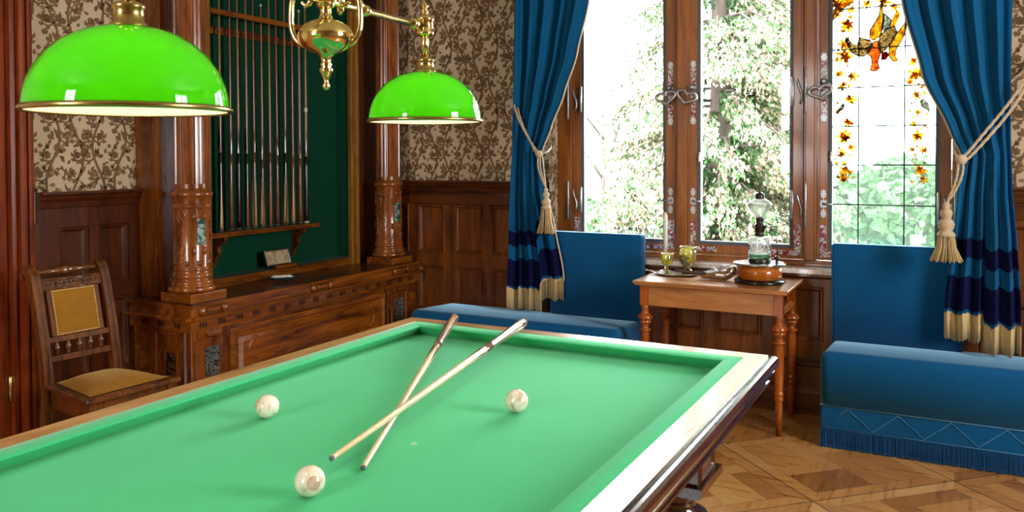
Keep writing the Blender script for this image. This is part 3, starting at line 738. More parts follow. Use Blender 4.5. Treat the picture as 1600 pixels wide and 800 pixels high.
def place_cue(p0, p1, lab, buttm, r1=.0165):
    a, b = Vector(p0), Vector(p1); t = thing('billiard_cue', lab, 'billiard cue', p0, 0, 'crossed cues on the billiard table')
    t.rotation_mode = 'QUATERNION'; t.rotation_quaternion = (b-a).to_track_quat('Z', 'Y')
    cue_parts(t, (b-a).length-.011, buttm, pale, .0064, r1, tipw=False, splice=M['silver'] if False else mapl)
    return t
def beyond(a, b, L):
    a, b = Vector(a), Vector(b); return tuple(a+(b-a).normalized()*L)
place_cue((-1.187, 1.383, .7695), (-1.397, 2.694, .813), 'pale maple cue lying on top of the other cue, its butt towards the window', rosel)
place_cue((-1.128, 1.417, .7478), (-1.70, 2.70, .803), 'pale maple cue lying underneath, its dark butt on the far rail nearer the cabinet', rosel)
mb = MB(); r_ = random.Random(4)
for k in range(7):
    a_ = k*.9; mb.prism([(r_.uniform(.001, .003)*cos(a_+q*1.2)+.006*cos(a_), r_.uniform(.001, .003)*sin(a_+q*1.2)+.006*sin(a_)) for q in range(5)], lambda u, v, w: (-1.1306-cx_+u, 1.6135-cy_+v, w), .7401, .7404)
mb.build('chalk_smudge', M['white'], tb, kind='stuff')

# ---------------------------------------------------------------- billiard lamp over the table
LN, LF = Vector((-1.228, .930, 1.503)), Vector((-1.340, 1.977, 1.525))   # rim centres of the two shades
LM = LN.lerp(LF, .54)
lamp = thing('billiard_lamp', 'brass billiard pendant lamp with two glowing green glass shades above the table', 'pendant lamp', (LM.x, LM.y, 1.508))
L = lambda p: (p[0]-LM.x, p[1]-LM.y, p[2]-1.508)
R0 = .160
def shade_at(c):
    h = .138
    prof = []
    for i in range(15):
        t = i/14; a = t*pi/2*.90
        prof.append((R0*cos(a)**.86, h*(sin(a)/sin(pi/2*.9))**1.04))
    cc = L(c)
    o = MB().lathe(prof, 64, cc, cap=False).build('lamp_shade', M['shade'], lamp)
    MB().lathe([(r*.975, z-.003) for r, z in prof], 64, cc, cap=False).build('shade_lining', M['liner'], o)
    MB().lathe([(R0-.004, -.004), (R0+.003, -.006), (R0+.006, -.001), (R0+.003, .004), (R0-.002, .004), (R0-.004, -.004)], 64, cc, cap=False).build('shade_rim', M['brass_old'], o)
    z = cc[2]+h
    f = MB().lathe([(.030, -.006), (.031, .0), (.029, .006), (.0255, .008), (.024, .028), (.0265, .031), (.0265, .036), (.020, .04), (.012, .043)], 28, (cc[0], cc[1], z)); 
    f.build('shade_holder', M['brass_old'], lamp)
    top = cc[2]+.268
    MB().lathe([(.0105, z+.04), (.0105, top)], 18, (cc[0], cc[1], 0)).build('stem', M['brass'], lamp)
    MB().lathe([(.012, -.03), (.024, -.026), (.027, -.018), (.023, -.014), (.025, .0), (.023, .014), (.027, .018), (.024, .026), (.012, .03), (.008, .036), (.012, .044), (.007, .05), (.011, .058), (.005, .068), (.0, .075)], 22, (cc[0], cc[1], top+.0)).build('end_finial', M['brass'], lamp)
    MB().lathe([(0, -.028), (.012, -.026), (.022, -.012), (.025, .004), (.018, .024), (.012, .038), (.012, .05)], 16, (cc[0], cc[1], cc[2]+.062)).build('light_bulb', BULB, lamp)
    ld = bpy.data.lights.new('shade_light', 'POINT'); ld.energy = LAMP_W; ld.color = (1, .86, .62); ld.shadow_soft_size = .028
    lo = bpy.data.objects.new('shade_light', ld); COL.objects.link(lo); lo.location = (c.x, c.y, c.z+.058); 
    return (cc[0], cc[1], top)
LAMP_W = 17
t = NT('lit_bulb'); BULB = t.done(t.n('Emission', {'Color': (1, .85, .6, 1), 'Strength': 6.0}).outputs[0])
BULB.cycles.emission_sampling = 'NONE'
t0 = shade_at(LN); t1 = shade_at(LF)
A, B = Vector(t0), Vector(t1); dv = (B-A).normalized()
mb = MB(); mb.tube([A, B], .0095, 16); 
for s in (.06, .30, .70, .94):
    p = A.lerp(B, s); mb.tube([p-dv*.012, p-dv*.008, p+dv*.008, p+dv*.012], [.011, .015, .015, .011], 16)
bar = mb.build('crossbar', M['brass'], lamp)
ZM = (A.z+B.z)/2
# central body at px 499: vase, globe and drop finial
bz = 1.668-1.508
mb = MB().lathe([(0, -.092), (.006, -.090), (.0095, -.083), (.006, -.075), (.005, -.070), (.009, -.060), (.014, -.050), (.016, -.045), (.010, -.038), (.014, -.033), (.010, -.028), (.012, -.018), (.020, -.007), (.036, -.003), (.050, .006), (.060, .018), (.064, .031), (.062, .043), (.053, .056), (.038, .065), (.026, .070), (.018, .072), (.013, .082), (.013, .096), (.020, .108), (.026, .118), (.022, .130), (.012, .138), (.012, .15)], 44, (0, 0, bz))
mb.build('central_urn', M['brass'], lamp)
MB().lathe([(.0085, bz+.12), (.0085, ZM+.2), (.0085, ZC-1.508-.04), (.03, ZC-1.508-.035), (.05, ZC-1.508)], 18).build('suspension_rod', M['brass'], lamp)
MB().lathe([(.014, -.02), (.02, -.012), (.02, .012), (.014, .02)], 18, (0, 0, ZM)).build('hub', M['brass'], lamp)
def scroll(sgn, rot):
    d = Vector((dv.x, dv.y, 0)).normalized(); d = Matrix.Rotation(rot, 3, 'Z') @ d
    P = []
    for x, z in ((.040, .010), (.064, .020), (.078, .048), (.080, .085), (.076, .118), (.060, .138), (.042, .130), (.036, .112), (.046, .104), (.056, .112)):
        P.append((x, z))
    # smooth
    Q = []
    for i in range(len(P)-1):
        p0, p1, p2, p3 = P[max(i-1, 0)], P[i], P[i+1], P[min(i+2, len(P)-1)]
        for k in range(5):
            u = k/5; f = lambda a, b, c, e: .5*(2*b+(-a+c)*u+(2*a-5*b+4*c-e)*u*u+(-a+3*b-3*c+e)*u**3)
            Q.append((f(p0[0], p1[0], p2[0], p3[0]), f(p0[1], p1[1], p2[1], p3[1])))
    Q.append(P[-1]); n = len(Q)
    m = MB().tube([(sgn*d.x*x, sgn*d.y*x, bz+z) for x, z in Q], [.0065 if i < n*.75 else .0065-.003*(i-n*.75)/(n*.25) for i in range(n)], 10)
    return m
for sgn in (-1, 1):
    m = scroll(sgn, -1.2); m.build('scroll_arm', M['brass'], lamp)
for sgn, s in ((-1, .32), (1, .68), (1, .56)):
    p = A.lerp(B, s if s != .56 else .60)
    MB().tube([p+Vector((.002*k, 0, .012*k)) for k in range(-2, 3)], [.004, .009, .006, .009, .003], 12).build('bar_knop', M['brass'], lamp)

# ---------------------------------------------------------------- built-in cue cabinet
CY0, CY1, CXF = 2.825, 4.79, -3.30
cab = thing('cue_cabinet', 'carved walnut cabinet with two fluted columns and a green niche, left wall', 'cabinet', (-3.55, 3.8, 0))
cab_off = Vector((-3.55, 3.8, 0))
def CB(mb, name, mats, par=None, **k):
    for i in range(len(mb.v)): mb.v[i] = (mb.v[i][0]+3.55, mb.v[i][1]-3.8, mb.v[i][2])
    return mb.build(name, mats, par or cab, **k)
xb = XL+.002
# carcass of the base, flush parts slightly behind CXF
mb = MB(); mb.box(xb+.03, CXF-.03, CY0+.03, CY1-.01, .0, .60)
FT = lambda u, v, w: (CXF-.03+w, u, v)
ST = lambda u, v, w: (u, CY0+.03-w, v)
pf = [(0, .0), (.0, .012), (.006, .018), (.016, .018), (.022, .008), (.03, .006)]
CB(mb, 'carcass', M['wood_cab_y'])
mb = MB(); mb.box(xb+.02, CXF+.02, CY0-.02, CY1, .0, .10); mb.box(xb+.02, CXF+.008, CY0-.008, CY1, .10, .13)
CB(mb, 'plinth', M['wood_cab_y'], bevel=.006)
# corner blocks (pilasters of the base)
for a, b in ((CY0, 3.07), (4.42, 4.66)):
    mb = MB(); mb.box(CXF-.05, CXF, a, b, .10, .60)
    blk = CB(mb, 'base_pilaster', M['wood_cab_z'], bevel=.004)
    F2 = lambda u, v, w: (CXF+w, u, v)
    c = (a+b)/2; pa, pb_ = c-.085, c+.085
    mb = MB().panel(F2, pa, pb_, .27, .525, [(0, 0), (.004, .012), (.014, .012), (.018, .004), (.05, .004), (.052, .004)])
    for vz in (.295, .497):      # little carved crescents round the inlay
        for du in (-.018, .018): mb.tube([(CXF+.006, c+du+.008*cos(k*.6), vz+.010*sin(k*.6)) for k in range(6)], .003, 5)
    for du in (-.062, .062):
        for dz in (-.01, .01): mb.tube([(CXF+.006, c+du+.006*cos(k*.6), .40+dz+.012*sin(k*.6)) for k in range(6)], .003, 5)
    CB(mb, 'inlay_frame', M['wood_cab_z'], blk, fixn=False)
    CB(MB().panel(F2, c-.043, c+.043, .325, .475, [(0, .004), (.002, .012), (.008, .012), (.011, .008), (.012, .008)]), 'marble_inlay', M['marble_b'], blk, fixn=False)
    CB(MB().prism([(c-.045, .545), (c+.045, .545), (c+.03, .515+.01), (c-.03, .525)], lambda u, v, w: (CXF+w, u, v+.005), 0, .022), 'carved_keystone', M['wood_cab_y'], blk, bevel=.002)
    CB(MB().prism([(a+.012, .455), (a+.03, .44), (a+.012, .425)], lambda u, v, w: (CXF+w, u, v), 0, .014), 'carved_keystone', M['wood_cab_y'], blk)
# side marble panel
S2 = lambda u, v, w: (u, CY0-w, v)
CB(MB().box(-3.60, CXF-.0505, CY0, CY0+.05, .10, .60), 'side_board', M['wood_cab_z'])
CB(MB().panel(S2, -3.56, -3.335, .15, .56, [(0, 0), (.004, .012), (.014, .012), (.02, .003), (.05, .003)]), 'side_panel', M['wood_cab_z'], fixn=False)
CB(MB().panel(S2, -3.495, -3.385, .26, .47, [(0, .003), (.003, .011), (.012, .011), (.016, .006), (.02, .006)], 0, 1), 'marble_inlay', [M['wood_cab_z'], M['marble_d']], fixn=False)
# long raised front panel with lozenge ends
mb = MB().panel(FT, 3.08, 4.41, .135, .535, [(0, .0), (.0, .02), (.012, .028), (.024, .028), (.034, .01), (.04, .008), (.05, .008)])
mb.panel(FT, 3.135, 4.355, .19, .485, [(0, .008), (.006, .016), (.03, .026), (.045, .026)])
for s, c in ((1, 3.205), (-1, 4.285)):
    pts = [(CXF-.03+.026, c+s*.055-s*.05*sin(k*pi/10)*1.0, .405+.06*cos(k*pi/10)) for k in range(11)]
    mb.tube(pts, .007, 6)
CB(mb, 'front_panel', M['wood_cab_y'], fixn=False)
# cornice with dentils
mb = MB(); prof = [(-.03, .56), (.0, .56), (.004, .575), (.004, .612), (.022, .617), (.036, .622), (.038, .630), (.030, .636), (.006, .642), (.006, .682), (.018, .687), (.018, .697), (-.03, .697)]
mb.extr([(CXF+a, z) for a, z in prof], lambda a, z, l: (a, l, z), CY0-.004, CY1)
mb.extr([(a, z) for a, z in prof], lambda a, z, l: (l, CY0-a, z), xb+.04, CXF+.004)
mb.box(xb+.04, CXF-.028, CY0+.028, CY1-.002, .56, .697)
mb.box(CXF-.03, CXF+.0046, CY0-.0046, CY0+.03, .562, .6125)
y = CY0+.05
while y < CY1-.1:
    for k in range(3): mb.box(CXF+.004, CXF+.0075, y+k*.017, y+k*.017+.006, .58, .605, 1)
    y += .118
x = CXF-.07
while x > xb+.1:
    for k in range(3): mb.box(x-k*.017-.006, x-k*.017, CY0-.0075, CY0-.004, .58, .605, 1)
    x -= .118
CB(mb, 'cornice', [M['wood_cab_y'], M['dentil']], fixn=False)
for c in (2.952, 3.76, 4.55):
    for dy in (-.072, .072): CB(MB().lathe([(.016, 0), (.021, .006), (.019, .016), (.010, .024), (.0, .026)], 18, (CXF+.006, c+dy, .662), 'x'), 'round_boss', M['wood_col'])
    CB(MB().prism([(c-.046, .647), (c+.046, .647), (c+.046, .680), (c-.046, .680)], lambda u, v, w: (CXF+.006+w, (u-c)*(1-w*11)+c, (v-.6635)*(1-w*22)+.6635+w*.12), 0, .022), 'carved_block', M['wood_cab_y'])
# dark polished counter
CB(MB().box(xb+.06, CXF+.016, CY0+.001, CY1-.003, .697, .702), 'counter_top', M['wood_dark'])
# niche: lip, frame, green lining
NY0, NY1, NXF, NXB = 3.215, 4.40, -3.587, -3.715
mb = MB(); mb.box(NXF-.02, NXF, NY0-.09, NY1+.0, .702, .752)
CB(mb, 'niche_lip', M['wood_cab_y'], bevel=.004)
CB(MB().box(NXB, NXF-.02, NY0-.04, NY1+.04, .735, .753), 'niche_floor', M['green_wall'])
mb = MB(); mb.box(NXB-.02, NXB, NY0-.04, NY1+.04, .753, 2.9); 
CB(mb, 'niche_lining', M['green_wall'])
for a, b in ((NY0-.04, NY0), (NY1+.01, NY1+.04)):
    CB(MB().box(NXB, NXF-.012, a, b, .753, 2.9), 'niche_side', M['green_wall'])
for a, b in ((NY0-.085, NY0), (NY1, NY1+.085)):
    mb = MB(); pr = [(a, -.02), (a, .006), (a+.006, .012), (a+.02, .012), (a+.026, .004), (b-.026, .004), (b-.02, .012), (b-.006, .012), (b, .006), (b, -.02)]
    mb.extr(pr, lambda u, w, l: (NXF+w, u, l), .702, 2.9)
    CB(mb, 'niche_frame', M['wood_gold'])
CB(MB().box(NXB, NXF+.01, NY0-.085, NY1+.085, 2.78, 2.9), 'niche_frame', M['wood_cab_y'])
# upright boards either side, hiding the wall
mb = MB(); mb.box(xb, NXF-.005, 2.90, NY0-.085, .702, 2.9); mb.box(NXF-.06, NXF+.004, 2.896, 2.93, .702, 2.9)
CB(mb, 'upright_board', M['wood_cab_z'])
mb = MB(); mb.box(xb, NXF-.03, NY1+.085, CY1-.01, .702, 2.9)
CB(mb, 'upright_board', M['wood_dark'])
CB(MB().box(xb, CXF+.02, CY0, CY1-.01, 2.72, 2.95), 'entablature', M['wood_cab_y'], bevel=.01)
# columns
def column(y):
    x = -3.425; R = .080
    s = MB(); s.box(x-.10, -3.305, y-.112, y+.112, .702, .747)
    CB(s, 'column_step', M['wood_cab_y'], bevel=.003)
    mb = MB()
    z = .747
    mb.lathe([(.098, z), (.106, z+.008), (.108, z+.018), (.102, z+.028), (.094, z+.030), (.092, z+.036), (.096, z+.046), (.093, z+.054), (.086, z+.058), (.084, z+.066), (.092, z+.078), (.09, z+.088), (.084, z+.094), (.082, z+.108), (.086, z+.115), (.082, z+.122), (.079, z+.128), (.079, 1.20), (.082, 1.206), (.082, 1.215), (.088, 1.225), (.094, 1.232), (.095, 1.242), (.09, 1.25), (.082, 1.256), (.078, 1.262), (.075, 1.268)], 48, (x, y, 0))
    # fluted shaft
    n = 96; fl = 16
    def wob(a, h):
        ph = (a*fl/(2*pi)) % 1.0; return 1-(.10*sin(pi*min(1, max(0, (ph-.18)/.64)))**.6 if .18 < ph < .82 else 0)
    mb.lathe([(.075, 1.268), (.075, 1.29)], n, (x, y, 0), sm=False, cap=False)
    mb.lathe([(.0755, 1.29), (.0745, 1.9), (.072, 2.62)], n, (x, y, 0), sm=False, wob=wob, cap=False)
    mb.lathe([(.075, 2.62), (.09, 2.64), (.1, 2.68), (.11, 2.72)], 32, (x, y, 0))
    for i_, v_ in enumerate(mb.v): mb.v[i_] = (x+(v_[0]-x)*1.09, y+(v_[1]-y)*1.09, v_[2])
    col = CB(mb, 'column', M['wood_col'], fixn=False)
    # carved strapwork on the drum
    c2 = MB()
    def onc(a, h, o=.001): return (x+(.086+o)*cos(a), y+(.086+o)*sin(a), h)
    for a0 in (-2.15, -1.35, .75, 1.6):
        for h0 in (.97, 1.13):
            c2.tube([onc(a0+.26*cos(k*pi/8), h0+.034*sin(k*pi/8)) for k in range(17)], .0035, 5, cap=False)
        for h0 in (.90, 1.05, 1.18): c2.tube([onc(a0+.12*cos(k*pi/5), h0+.012*sin(k*pi/5)) for k in range(11)], .004, 5, cap=False)
        c2.tube([onc(a0+.20*sin(k*.8), .885+.012*k) for k in range(26)], .003, 5)
    for a0 in (-1.75, -.95, .35, 1.2, -.3):
        for k in range(3): c2.tube([onc(a0-.10+.1*k, .88), onc(a0-.10+.1*k, .905)], .005, 5)
        for k in range(3): c2.tube([onc(a0-.10+.1*k, 1.165), onc(a0-.10+.1*k, 1.19)], .005, 5)
    for h0 in (.955, 1.125):
        for a0 in (-.62, .02): c2.tube([onc(a0, h0-.02), onc(a0, h0+.02)], .008, 6)
    c2.lathe([(.012, .0), (.010, .006), (0, .010)], 12, (x+.080*cos(-1.75), y-.086, 1.04), 'y', 0)
    CB(c2, 'column_carving', M['wood_col'], col)
    # green marble tablet facing the room
    mm = MB(); vs = []
    for i in range(7):
        a = -.42+.50*i/6-.02
        for h in (.985, 1.115): vs.append((x+.092*cos(a), y+.092*sin(a), h))
    for i in range(7):
        a = -.42+.50*i/6-.02
        for h in (.985, 1.115): vs.append((x+.080*cos(a), y+.080*sin(a), h))
    fs = [(2*i, 2*i+2, 2*i+3, 2*i+1) for i in range(6)]+[(0, 1, 15, 14), (12, 26, 27, 13)]+[(2*i, 14+2*i, 16+2*i, 2*i+2) for i in range(6)]+[(2*i+1, 2*i+3, 17+2*i, 15+2*i) for i in range(6)]
    mm.add(vs, fs)
    CB(mm, 'marble_inlay', M['marble_g'], col)
column(2.945); column(4.60)

# cue rack in the niche
rk = thing('cue_rack', 'wooden wall rack in the green niche with a grooved ledge and two notched bars', 'cue rack', (-3.64, 3.7, .97))
RK = lambda m_, nm, mt, **k: (m_.xf(Matrix.Translation((3.64, -3.7, -.97))), m_.build(nm, mt, rk, **k))[1]
RY0, RY1 = 3.22, 4.10
mb = MB(); mb.extr([(-3.712, .975), (-3.60, .975), (-3.592, .981), (-3.592, .988), (-3.60, .992), (-3.596, 1.0), (-3.602, 1.004), (-3.712, 1.004)], lambda a, z, l: (a, l, z), RY0, RY1)
RK(mb, 'ledge', M['wood_cab_y'])
for y in (3.34, 3.98):
    poly = [(-3.712, .974), (-3.612, .974), (-3.615, .955), (-3.64, .93), (-3.668, .915), (-3.66, .885), (-3.68, .86), (-3.70, .83), (-3.705, .80), (-3.712, .80)]
    RK(MB().prism(poly, lambda u, v, w: (u, y+w, v), -.012, .012), 'bracket', M['wood_cab_z'])
for (x0, x1, z0, z1) in ((-3.622, -3.604, 2.215, 2.245), (-3.712, -3.690, 2.12, 2.165)):
    RK(MB().box(x0, x1, RY0, RY1, z0, z1), 'notched_bar', M['wood_cab_y'], bevel=.003)
for y in (RY0+.012, RY1-.012): RK(MB().box(-3.712, -3.604, y-.01, y+.01, 2.19, 2.25), 'bar_end', M['wood_cab_z'])
racks = [(3.338, 2.46, eb, tanw, mapl), (3.413, 2.43, rose, redw, None), (3.471, 2.45, eb, tanw, None), (3.535, 2.44, eb, tanw, red2), (3.592, 2.47, rose, redw, mapl), (3.657, 2.335, rose, tanw, mapl), (3.72, 2.46, rose, tanw, red2), (3.779, 2.42, rose, redw, None), (3.850, 2.45, eb, tanw, mapl), (3.915, 2.365, redw, redw, mapl), (3.978, 2.35, redw, tanw, None), (4.036, 2.384, eb, tanw, eb)]
labs = ['leftmost cue in the rack, dark butt with a pale splice', 'second cue from the left in the rack, plain reddish wood', 'third cue from the left in the rack with a plain black butt', 'fourth cue from the left in the rack, black butt with a reddish splice', 'fifth cue from the left in the rack, reddish with a pale splice',
        'sixth cue from the left in the rack, its tip ending just above the bar', 'seventh cue from the left in the rack, brown butt with a red splice', 'fifth cue from the right in the rack, plain reddish brown', 'fourth cue from the right in the rack, black butt with a pale splice',
        'third cue from the right in the rack, reddish with a short pale splice', 'second cue from the right in the rack, the shortest, all reddish brown', 'rightmost cue in the rack with a white joint ring and pale butt cap']
for i, ((y, zt, bm_, sm_, sp), lb) in enumerate(zip(racks, labs)):
    Lc = zt-1.006-.011
    t = thing('billiard_cue', lb, 'billiard cue', (-3.648+.0, y, zt), 0, 'cues standing in the wall rack')
    t.rotation_euler = (pi, 0, 0); t.rotation_euler = (pi-.012*((i % 3)-1), 0, .5*i)
    t.rotation_euler = (pi, 0, .5*i)
    cue_parts(t, Lc, bm_, sm_, .0062, .0155, joint=(.66 if i == 11 else None), splice=sp)

# small photograph, its wooden stand and a shell dish on the cabinet
pc = thing('framed_photograph', 'small glass framed brownish photograph leaning in the green niche', 'framed photograph', (-3.625, 3.70, .755))
PT = lambda u, v, w: (w-.32*v*0-.0, u, v)
mb = MB().panel(PT, -.092, .092, 0, .098, [(0, -.008), (0, .004), (.004, .007), (.008, .007), (.010, .004)])
mb.box(-.012, -.006, -.092, .092, 0, .098); mb.build('frame', M['silver'], pc, fixn=False)
t = NT('faded_sepia_print'); n = t.noise(t.co((1, 1, 1)), 16, 3, .5, .5)
sep = t.done(t.bsdf(t.ramp(n, [(.35, C('#8f7a60')), (.5, C('#c2ab8c')), (.65, C('#a08a70'))]), .25, coat=.6))
MB().box(.002, .0045, -.083, .083, .009, .089).build('picture', sep, pc)
pc.rotation_euler = (0, -.35, -.10); pc.location = (-3.60, 3.745, .772)
st = MB().box(-.020, .020, -.085, .085, 0, .018); st = st.build('picture_stand', M['wood_cab_y'], bevel=.002, loc=(-3.612, 3.80, .7535)); st.rotation_euler = (0, 0, -.05)
tag(st, 'small flat wooden block in the niche, just in front of the framed photograph', 'wooden block')
dish = thing('shell_dish', 'dark oval shell dish on the polished cabinet counter', 'dish', (-3.44, 3.60, .7025), -.72)
mb = MB(); vs = []; n = 28; prof = [(.0, .003), (.35, .003), (.7, .010), (.95, .024), (1.0, .030), (.96, .030), (.7, .016), (.35, .010), (0, .009)]
for r, z in prof:
    for i in range(n):
        a = 2*pi*i/n; vs.append((.038*r*cos(a), (.098 if sin(a) > 0 else .085)*r*sin(a)*(1+.12*max(0, sin(a))**6), z+.010*r*r*max(0, sin(a))**3))
mb.add(vs, [(j*n+i, j*n+(i+1) % n, (j+1)*n+(i+1) % n, (j+1)*n+i) for j in range(len(prof)-1) for i in range(n)], 0, True)
mb.build('bowl', plain('dark_shell', '#28323a', .15, coat=.7, nscale=60, var=.6), dish)
for k, (dy, w) in enumerate(((-.035, .03), (.0, .035), (.035, .025))):
    o = MB().lathe([(w*sin(pi*j/10), .010*-cos(pi*j/10)) for j in range(11)], 14, wob=lambda a, h: .72+.28*abs(cos(a*1.5))).build('chalk_piece', M['white'], loc=(-3.44+.66*dy, 3.60+.75*dy, .731)); o.rotation_euler = (0, 0, k)
    tag(o, ['pale chalk lump in the shell dish, nearest the left column', 'largest pale chalk lump, in the middle of the shell dish', 'small pale chalk lump at the right end of the shell dish'][k], 'chalk', 'chalk lumps in the shell dish')
# ---------------------------------------------------------------- chair (local: +x is the front)
ch = thing('side_chair', 'carved walnut chair with gold upholstered seat and back beside the cabinet', 'chair', (-3.205, 2.305, 0), math.radians(-4))
SH = .462
# seat frame, trapezoid
sp = [(-.205, -.17), (.20, -.215), (.20, .215), (-.205, .17)]
TZ_ = lambda u, v, w: (u, v, w)
MB().prism(sp, TZ_, SH-.022, SH, 0).build('seat_rail', M['wood_chair'], ch, bevel=.008, seg=3)
si = [(-.185, -.150), (.180, -.195), (.180, .195), (-.185, .150)]
MB().prism(si, TZ_, SH-.10, SH-.02, 0).build('apron', M['wood_chair'], ch, bevel=.002)
mb = MB(); N = 14; vs = []
for i in range(N+1):
    for j in range(N+1):
        u, v = i/N, j/N; x = -.165+.33*u; hw = .135+.045*u; y = -hw+2*hw*v
        e = min(u, 1-u, v, 1-v); h = .034*min(1, (1-abs(2*u-1)**3.2))*(1-abs(2*v-1)**3.2)
        vs.append((x, y, SH+.002+h))
mb.add(vs, [(i*(N+1)+j, (i+1)*(N+1)+j, (i+1)*(N+1)+j+1, i*(N+1)+j+1) for i in range(N) for j in range(N)], 0, True)
seat = mb.build('seat', M['seat_gold'], ch)
mb = MB()
def nails(mb, pts, r=.0034):
    for p, nrm in pts:
        p = Vector(p); nrm = Vector(nrm); u = nrm.orthogonal().normalized(); w = nrm.cross(u)
        ring = [p+(u*cos(k*pi/3)+w*sin(k*pi/3))*r for k in range(6)]
        mb.add(ring+[p+nrm*r*.7], [(k, (k+1) % 6, 6) for k in range(6)], 0, True)
edge = []
c4 = [(-.165, -.135), (.165, -.180), (.165, .180), (-.165, .135)]
for i in range(4):
    a, b = c4[i], c4[(i+1) % 4]; n = int(math.hypot(b[0]-a[0], b[1]-a[1])/.0115)
    for k in range(n): edge.append(((a[0]+(b[0]-a[0])*k/n, a[1]+(b[1]-a[1])*k/n, SH+.003), (0, 0, 1)))
nails(mb, edge); mb.build('nail_trim', M['nail'], seat, kind='stuff')
# front legs
for s in (-1, 1):
    MB().lathe([(.022, SH-.10), (.024, SH-.12), (.018, SH-.14), (.026, SH-.17), (.02, SH-.2), (.022, .2), (.015, .06), (.018, .03), (.014, 0)], 20, (.165, s*.178, 0)).build('leg', M['wood_chair'], ch)
    MB().box(.145, .187, s*.178-.021, s*.178+.021, SH-.105, SH-.018).build('leg_block', M['wood_chair'], ch)
# rear legs run up into the raked back with scrolled tops
def backx(z): t = max(0, (z-.42)/.52); return -.185-.075*t-.04*t*t
for s in (-1, 1):
    pts = [(-.245, 0), (-.215, .18), (-.188, .40)]+[(backx(z), z) for z in (.5, .6, .7, .8, .87)]
    top = [(backx(.90)-.002, .905), (backx(.93)-.014, .928), (-.335, .938), (-.352, .925), (-.352, .905), (-.338, .898)]
    P = pts+top; mb = MB(); W = .020; vs = []
    for i, (x, z) in enumerate(P):
        d = Vector((P[min(i+1, len(P)-1)][0]-P[max(i-1, 0)][0], P[min(i+1, len(P)-1)][1]-P[max(i-1, 0)][1])).normalized(); nx, nz = -d[1], d[0]
        h = .020 if z > .3 else .017
        if i > len(P)-4: h = .012
        yc = s*.157
        for a, b in ((-1, -1), (-.3, -1.0), (-.3, -.8), (.3, -.8), (.3, -1.0), (1, -1), (1, 1), (-1, 1)):
            vs.append((x+nx*h*b, yc+W*a, z+nz*h*b))
    n = 8; L_ = len(P)
    fs = [(j*n+i, j*n+(i+1) % n, (j+1)*n+(i+1) % n, (j+1)*n+i) for j in range(L_-1) for i in range(n)]+[list(range(n))[::-1], [(L_-1)*n+i for i in range(n)]]
    mb.add(vs, fs); mb.build('back_post', M['wood_chair'], ch, bevel=.002)
BT = lambda u, v, w: (backx(v)+w, u, v)
def slat(name, z0, z1, d0=-.012, d1=.012, y=.140, **k):
    return MB().prism([(-y, z0), (y, z0), (y, z1), (-y, z1)], BT, d0, d1).build(name, M['wood_chair'], ch, bevel=.003, **k)
slat('lower_rail', .545, .570); slat('middle_rail', .625, .650)
cr = slat('carved_rail', .845, .895)
mb = MB()
for k in range(13):
    y = -.12+.02*k; pts = [(backx(.87)+.014, y+.008*cos(a*.785), .870+(.010 if k % 2 else .014)*sin(a*.785)) for a in range(9)]
    mb.tube(pts, .0024, 5)
mb.tube([(backx(.850)+.014, -.137, .851), (backx(.850)+.014, .137, .851)], .0035, 6); mb.tube([(backx(.889)+.014, -.137, .889), (backx(.889)+.014, .137, .889)], .0035, 6)
mb.build('rail_carving', M['wood_chair'], cr)
mb = MB().lathe([(.008, -.138), (.014, -.132), (.009, -.12), (.012, -.085), (.010, -.05), (.016, -.042), (.010, -.034), (.020, -.012), (.021, 0), (.020, .012), (.010, .034), (.016, .042), (.010, .05), (.012, .085), (.009, .12), (.014, .132), (.008, .138)], 20, (-.315, 0, .922), 'y')
mb.build('top_spindle', M['wood_chair'], ch)
for s in (-1, 1):
    MB().prism([(s*.098, .65), (s*.118, .65), (s*.118, .846), (s*.098, .846)], BT, -.010, .010).build('back_stile', M['wood_chair'], ch, bevel=.003)
for k in range(5):
    y = -.10+.05*k
    MB().lathe([(.005, 0), (.009, .006), (.005, .014), (.012, .026), (.013, .034), (.009, .042), (.004, .048), (.006, .056)], 14, (backx(.60), y, .569)).build('spindle', M['wood_chair'], ch)
mb = MB(); vs = []; N = 10
for i in range(N+1):
    for j in range(N+1):
        u, v = i/N, j/N; y = -.098+.196*u; z = .652+.193*v; h = .014*(1-abs(2*u-1)**3)*(1-abs(2*v-1)**3)
        vs.append((backx(z)+.010+h, y, z))
mb.add(vs, [(i*(N+1)+j, (i+1)*(N+1)+j, (i+1)*(N+1)+j+1, i*(N+1)+j+1) for i in range(N) for j in range(N)], 0, True)
mb.prism([(-.098, .652), (.098, .652), (.098, .845), (-.098, .845)], BT, -.012, .009)
bp = mb.build('back_pad', M['seat_gold'], ch)
mb = MB(); pts = []
for i in range(17):
    for (a, b) in (((-.094, .094)[0], None), ((.094), None)):
        z = .656+.184*i/16; pts.append(((backx(z)+.012, a, z), (1, 0, 0)))
    y = -.094+.188*i/16
    for z in (.656, .841): pts.append(((backx(z)+.012, y, z), (1, 0, 0)))
nails(mb, pts, .0034); mb.build('nail_trim', M['nail'], bp, kind='stuff')
for s in (-1, 1): MB().box(-.2, .15, s*.16-.01, s*.16+.01, .14, .165).build('stretcher', M['wood_chair'], ch)

